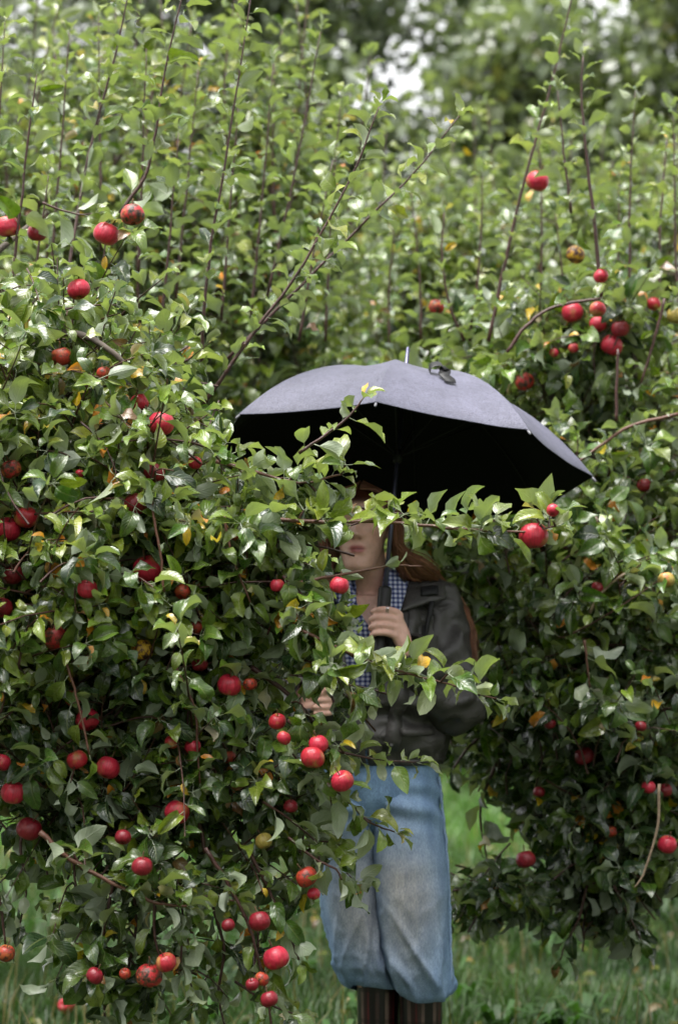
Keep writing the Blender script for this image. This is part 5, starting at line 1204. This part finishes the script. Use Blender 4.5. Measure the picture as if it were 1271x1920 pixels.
# ------------------------------------------------------------------ grass
def grass():
    Vs, Cs, Qn, Tn = [], [], [], 0
    zones = [(-1.5, 6.5, 2.2, 9000, .11), (6.5, 10, 2.6, 110000, .115), (10, 15, 3.6, 70000, .125), (15, 22, 5, 34000, .16), (22, 31, 7, 22000, .2)]
    A, B = [], []
    for (y0, y1, hw, n, h) in zones:
        y = rng.uniform(y0, y1, n); x = rng.uniform(-hw, hw, n)
        clump = np.array([noise.noise(Vector((a * 1.3, b * 1.3, 0))) for a, b in zip(x, y)]); cl2 = np.array([noise.noise(Vector((a * 4, b * 4, 3))) for a, b in zip(x, y)])
        hh = h * (.55 + .9 * rng.random(n) ** 2) * (1 + .7 * clump + .4 * cl2); hh = np.maximum(hh, .03)
        wdt = rng.uniform(.0013, .0032, n) * (1 + (y0 > 12) * 1.0); az = rng.uniform(0, 6.28, n); lean = rng.uniform(.15, 1.0, n) ** 1.5 * hh
        b = np.stack([x, y, gz(x, y) - .01], 1); d = np.stack([np.cos(az), np.sin(az), 0 * az], 1); s = np.stack([-np.sin(az), np.cos(az), 0 * az], 1)
        m1 = b + d * (lean * .28)[:, None] + np.stack([0 * x, 0 * x, hh * .6], 1); tp_ = b + d * lean[:, None] + np.stack([0 * x, 0 * x, hh * rng.uniform(.75, 1, n)], 1)
        V = np.stack([b - s * wdt[:, None], b + s * wdt[:, None], m1 + s * wdt[:, None] * .8, m1 - s * wdt[:, None] * .8, tp_], 1)
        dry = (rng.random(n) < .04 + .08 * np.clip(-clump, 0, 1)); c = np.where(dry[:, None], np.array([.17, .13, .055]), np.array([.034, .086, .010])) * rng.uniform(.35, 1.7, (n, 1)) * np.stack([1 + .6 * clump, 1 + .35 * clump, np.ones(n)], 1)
        if y0 >= 15: c = c * np.array([1.4, 1.45, 1.1])  # far blades coloured brighter, as if lit beyond the tree shade
        elif y0 < 10: c = c * .85  # near blades darkened, tree shade painted into their colour
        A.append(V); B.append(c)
    n = 450; y = rng.uniform(6.8, 15, n); x = rng.uniform(-1, 1, n) * (1 + y * .16); az = rng.uniform(0, 6.28, n); hh = rng.uniform(.18, .42, n); ln = rng.uniform(.1, .5, n) * hh   # dry seed stalks
    b = np.stack([x, y, gz(x, y)], 1); d = np.stack([np.cos(az), np.sin(az), 0 * az], 1); s = np.stack([np.ones(n), 0 * az, 0 * az], 1) * .0016; m1 = b + d * (ln * .3)[:, None] + np.stack([0 * x, 0 * x, hh * .6], 1)
    A.append(np.stack([b - s, b + s, m1 + s, m1 - s, b + d * ln[:, None] + np.stack([0 * x, 0 * x, hh], 1)], 1)); B.append(np.array([.24, .19, .09]) * rng.uniform(.6, 1.3, (n, 1)))
    n = 2600; k = 130; cx = rng.uniform(-1, 1, k) * 2.4; cy = rng.uniform(7.5, 14, k); i = rng.integers(0, k, n); az = rng.uniform(0, 6.28, n); ln = rng.uniform(.05, .15, n)   # broad leaved weeds
    b = np.stack([cx[i], cy[i], gz(cx[i], cy[i]) + .02], 1) + rng.normal(0, .02, (n, 3)) * [1, 1, 0]; d = np.stack([np.cos(az), np.sin(az), 0 * az], 1); s = np.stack([-np.sin(az), np.cos(az), 0 * az], 1) * .013; up = np.stack([0 * ln, 0 * ln, ln], 1); m1 = b + d * (ln * .6)[:, None] + up * .9
    A.append(np.stack([b - s * .3, b + s * .3, m1 + s, m1 - s, b + d * (ln * 1.3)[:, None] + up * .8], 1)); B.append(np.array([.035, .085, .02]) * rng.uniform(.6, 1.6, (n, 1)))
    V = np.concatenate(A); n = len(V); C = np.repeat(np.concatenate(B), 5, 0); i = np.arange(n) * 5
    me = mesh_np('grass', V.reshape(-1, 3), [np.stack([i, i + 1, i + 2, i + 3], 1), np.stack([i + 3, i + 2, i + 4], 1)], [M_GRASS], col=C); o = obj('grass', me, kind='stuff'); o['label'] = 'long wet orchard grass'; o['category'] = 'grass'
m, t, n, l, o = mat('grass_blade'); at_ = N(n, 'ShaderNodeAttribute', attribute_name='Col'); pb = N(n, 'ShaderNodeBsdfPrincipled', Roughness=.45); l.new(at_.outputs[0], pb.inputs['Base Color'])
tr = n.new('ShaderNodeBsdfTranslucent'); l.new(mixc(n, l, 1.0, at_.outputs[0], (1.4, 1.6, .6), 'MULTIPLY'), tr.inputs[0]); mx = n.new('ShaderNodeMixShader'); mx.inputs[0].default_value = .25; l.new(pb.outputs[0], mx.inputs[1]); l.new(tr.outputs[0], mx.inputs[2]); l.new(mx.outputs[0], o.inputs[0]); M_GRASS = m
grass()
# small white flowers in the grass, a fallen apple
M_PETAL = plain('white_petal', (.8, .8, .78), .7); M_STALK = plain('flower_stalk', (.07, .13, .03), .6)
def flower(px, py, Y, label, n):
    g0 = P(px, py, Y); bz = float(gz(g0[0], g0[1])); e = thing('wildflower', label, 'flower', (g0[0], g0[1], bz))
    for k in range(n):
        q = g0 + np.array([random.uniform(-.07, .07), random.uniform(-.05, .05), random.uniform(-.03, .03)]); b = np.array([g0[0], g0[1], bz]) + np.array([random.uniform(-.02, .02), 0, 0])
        V, fs = tube(smooth_path([b, (b + q) / 2 + [0, 0, .02], q], 6), .0015, 4); obj('stalk', mesh_np('stalk', V, fs, [M_STALK]), e)
        MS = Mass()
        for j in range(14):
            a = j * 2.4; r = .006 + .0055 * math.sqrt(j); c = q + np.array([math.cos(a) * r, math.sin(a) * r, .003 + random.uniform(0, .004)]); V, fs = tube(np.array([c - [0, 0, .002], c, c + [0, 0, .002]]), [.001, .005, .002], 6); MS.add(V, fs)
        obj('flower_head', MS.mesh('flower_head', [M_PETAL]), e)
flower(18, 1612, 14.0, 'white flower heads in the grass at the left edge', 5)
flower(986, 1712, 10.8, 'single small white flower in the grass under the right tree', 1)
fp = P(124, 1908, 8.4); apple(np.array([fp[0], fp[1], float(gz(fp[0], fp[1])) + .075]), .055, 'b', 'fallen pink apple lying in the grass at bottom left', 'fallen apples', (1.2, .4))

def litter():
    n = 900; y = rng.uniform(6.5, 16, n); x = rng.uniform(-1, 1, n) * (1.2 + y * .16); Pp = np.stack([x, y, gz(x, y) + rng.uniform(.02, .09, n)], 1)
    a = unit(rng.normal(0, 1, (n, 3)) * [1, 1, .3]); nn = rng.normal(0, .4, (n, 3)) + [0, 0, 1]; nn = unit(nn - a * (nn * a).sum(1, keepdims=True)); s = np.cross(a, nn); L = rng.uniform(.04, .07, n); V, Q, U = LEAF_LO[3]
    W = Pp[:, None] + L[:, None, None] * (V[None, :, 0:1] * s[:, None] + V[None, :, 1:2] * a[:, None] + V[None, :, 2:3] * nn[:, None])
    C = np.array([(.30, .17, .03), (.16, .075, .03), (.20, .13, .05), (.10, .10, .03)])[rng.integers(0, 4, n)] * rng.uniform(.6, 1.2, (n, 1))
    o = obj('leaf_litter', mesh_np('leaf_litter', W.reshape(-1, 3), (Q[None] + (np.arange(n) * len(V))[:, None, None]).reshape(-1, 4), [M_LEAFN], uv=np.tile(U, (n, 1)), col=np.repeat(C, len(V), 0)), kind='stuff'); o['label'] = 'yellow and brown fallen leaves in the grass'; o['category'] = 'leaf litter'
litter()
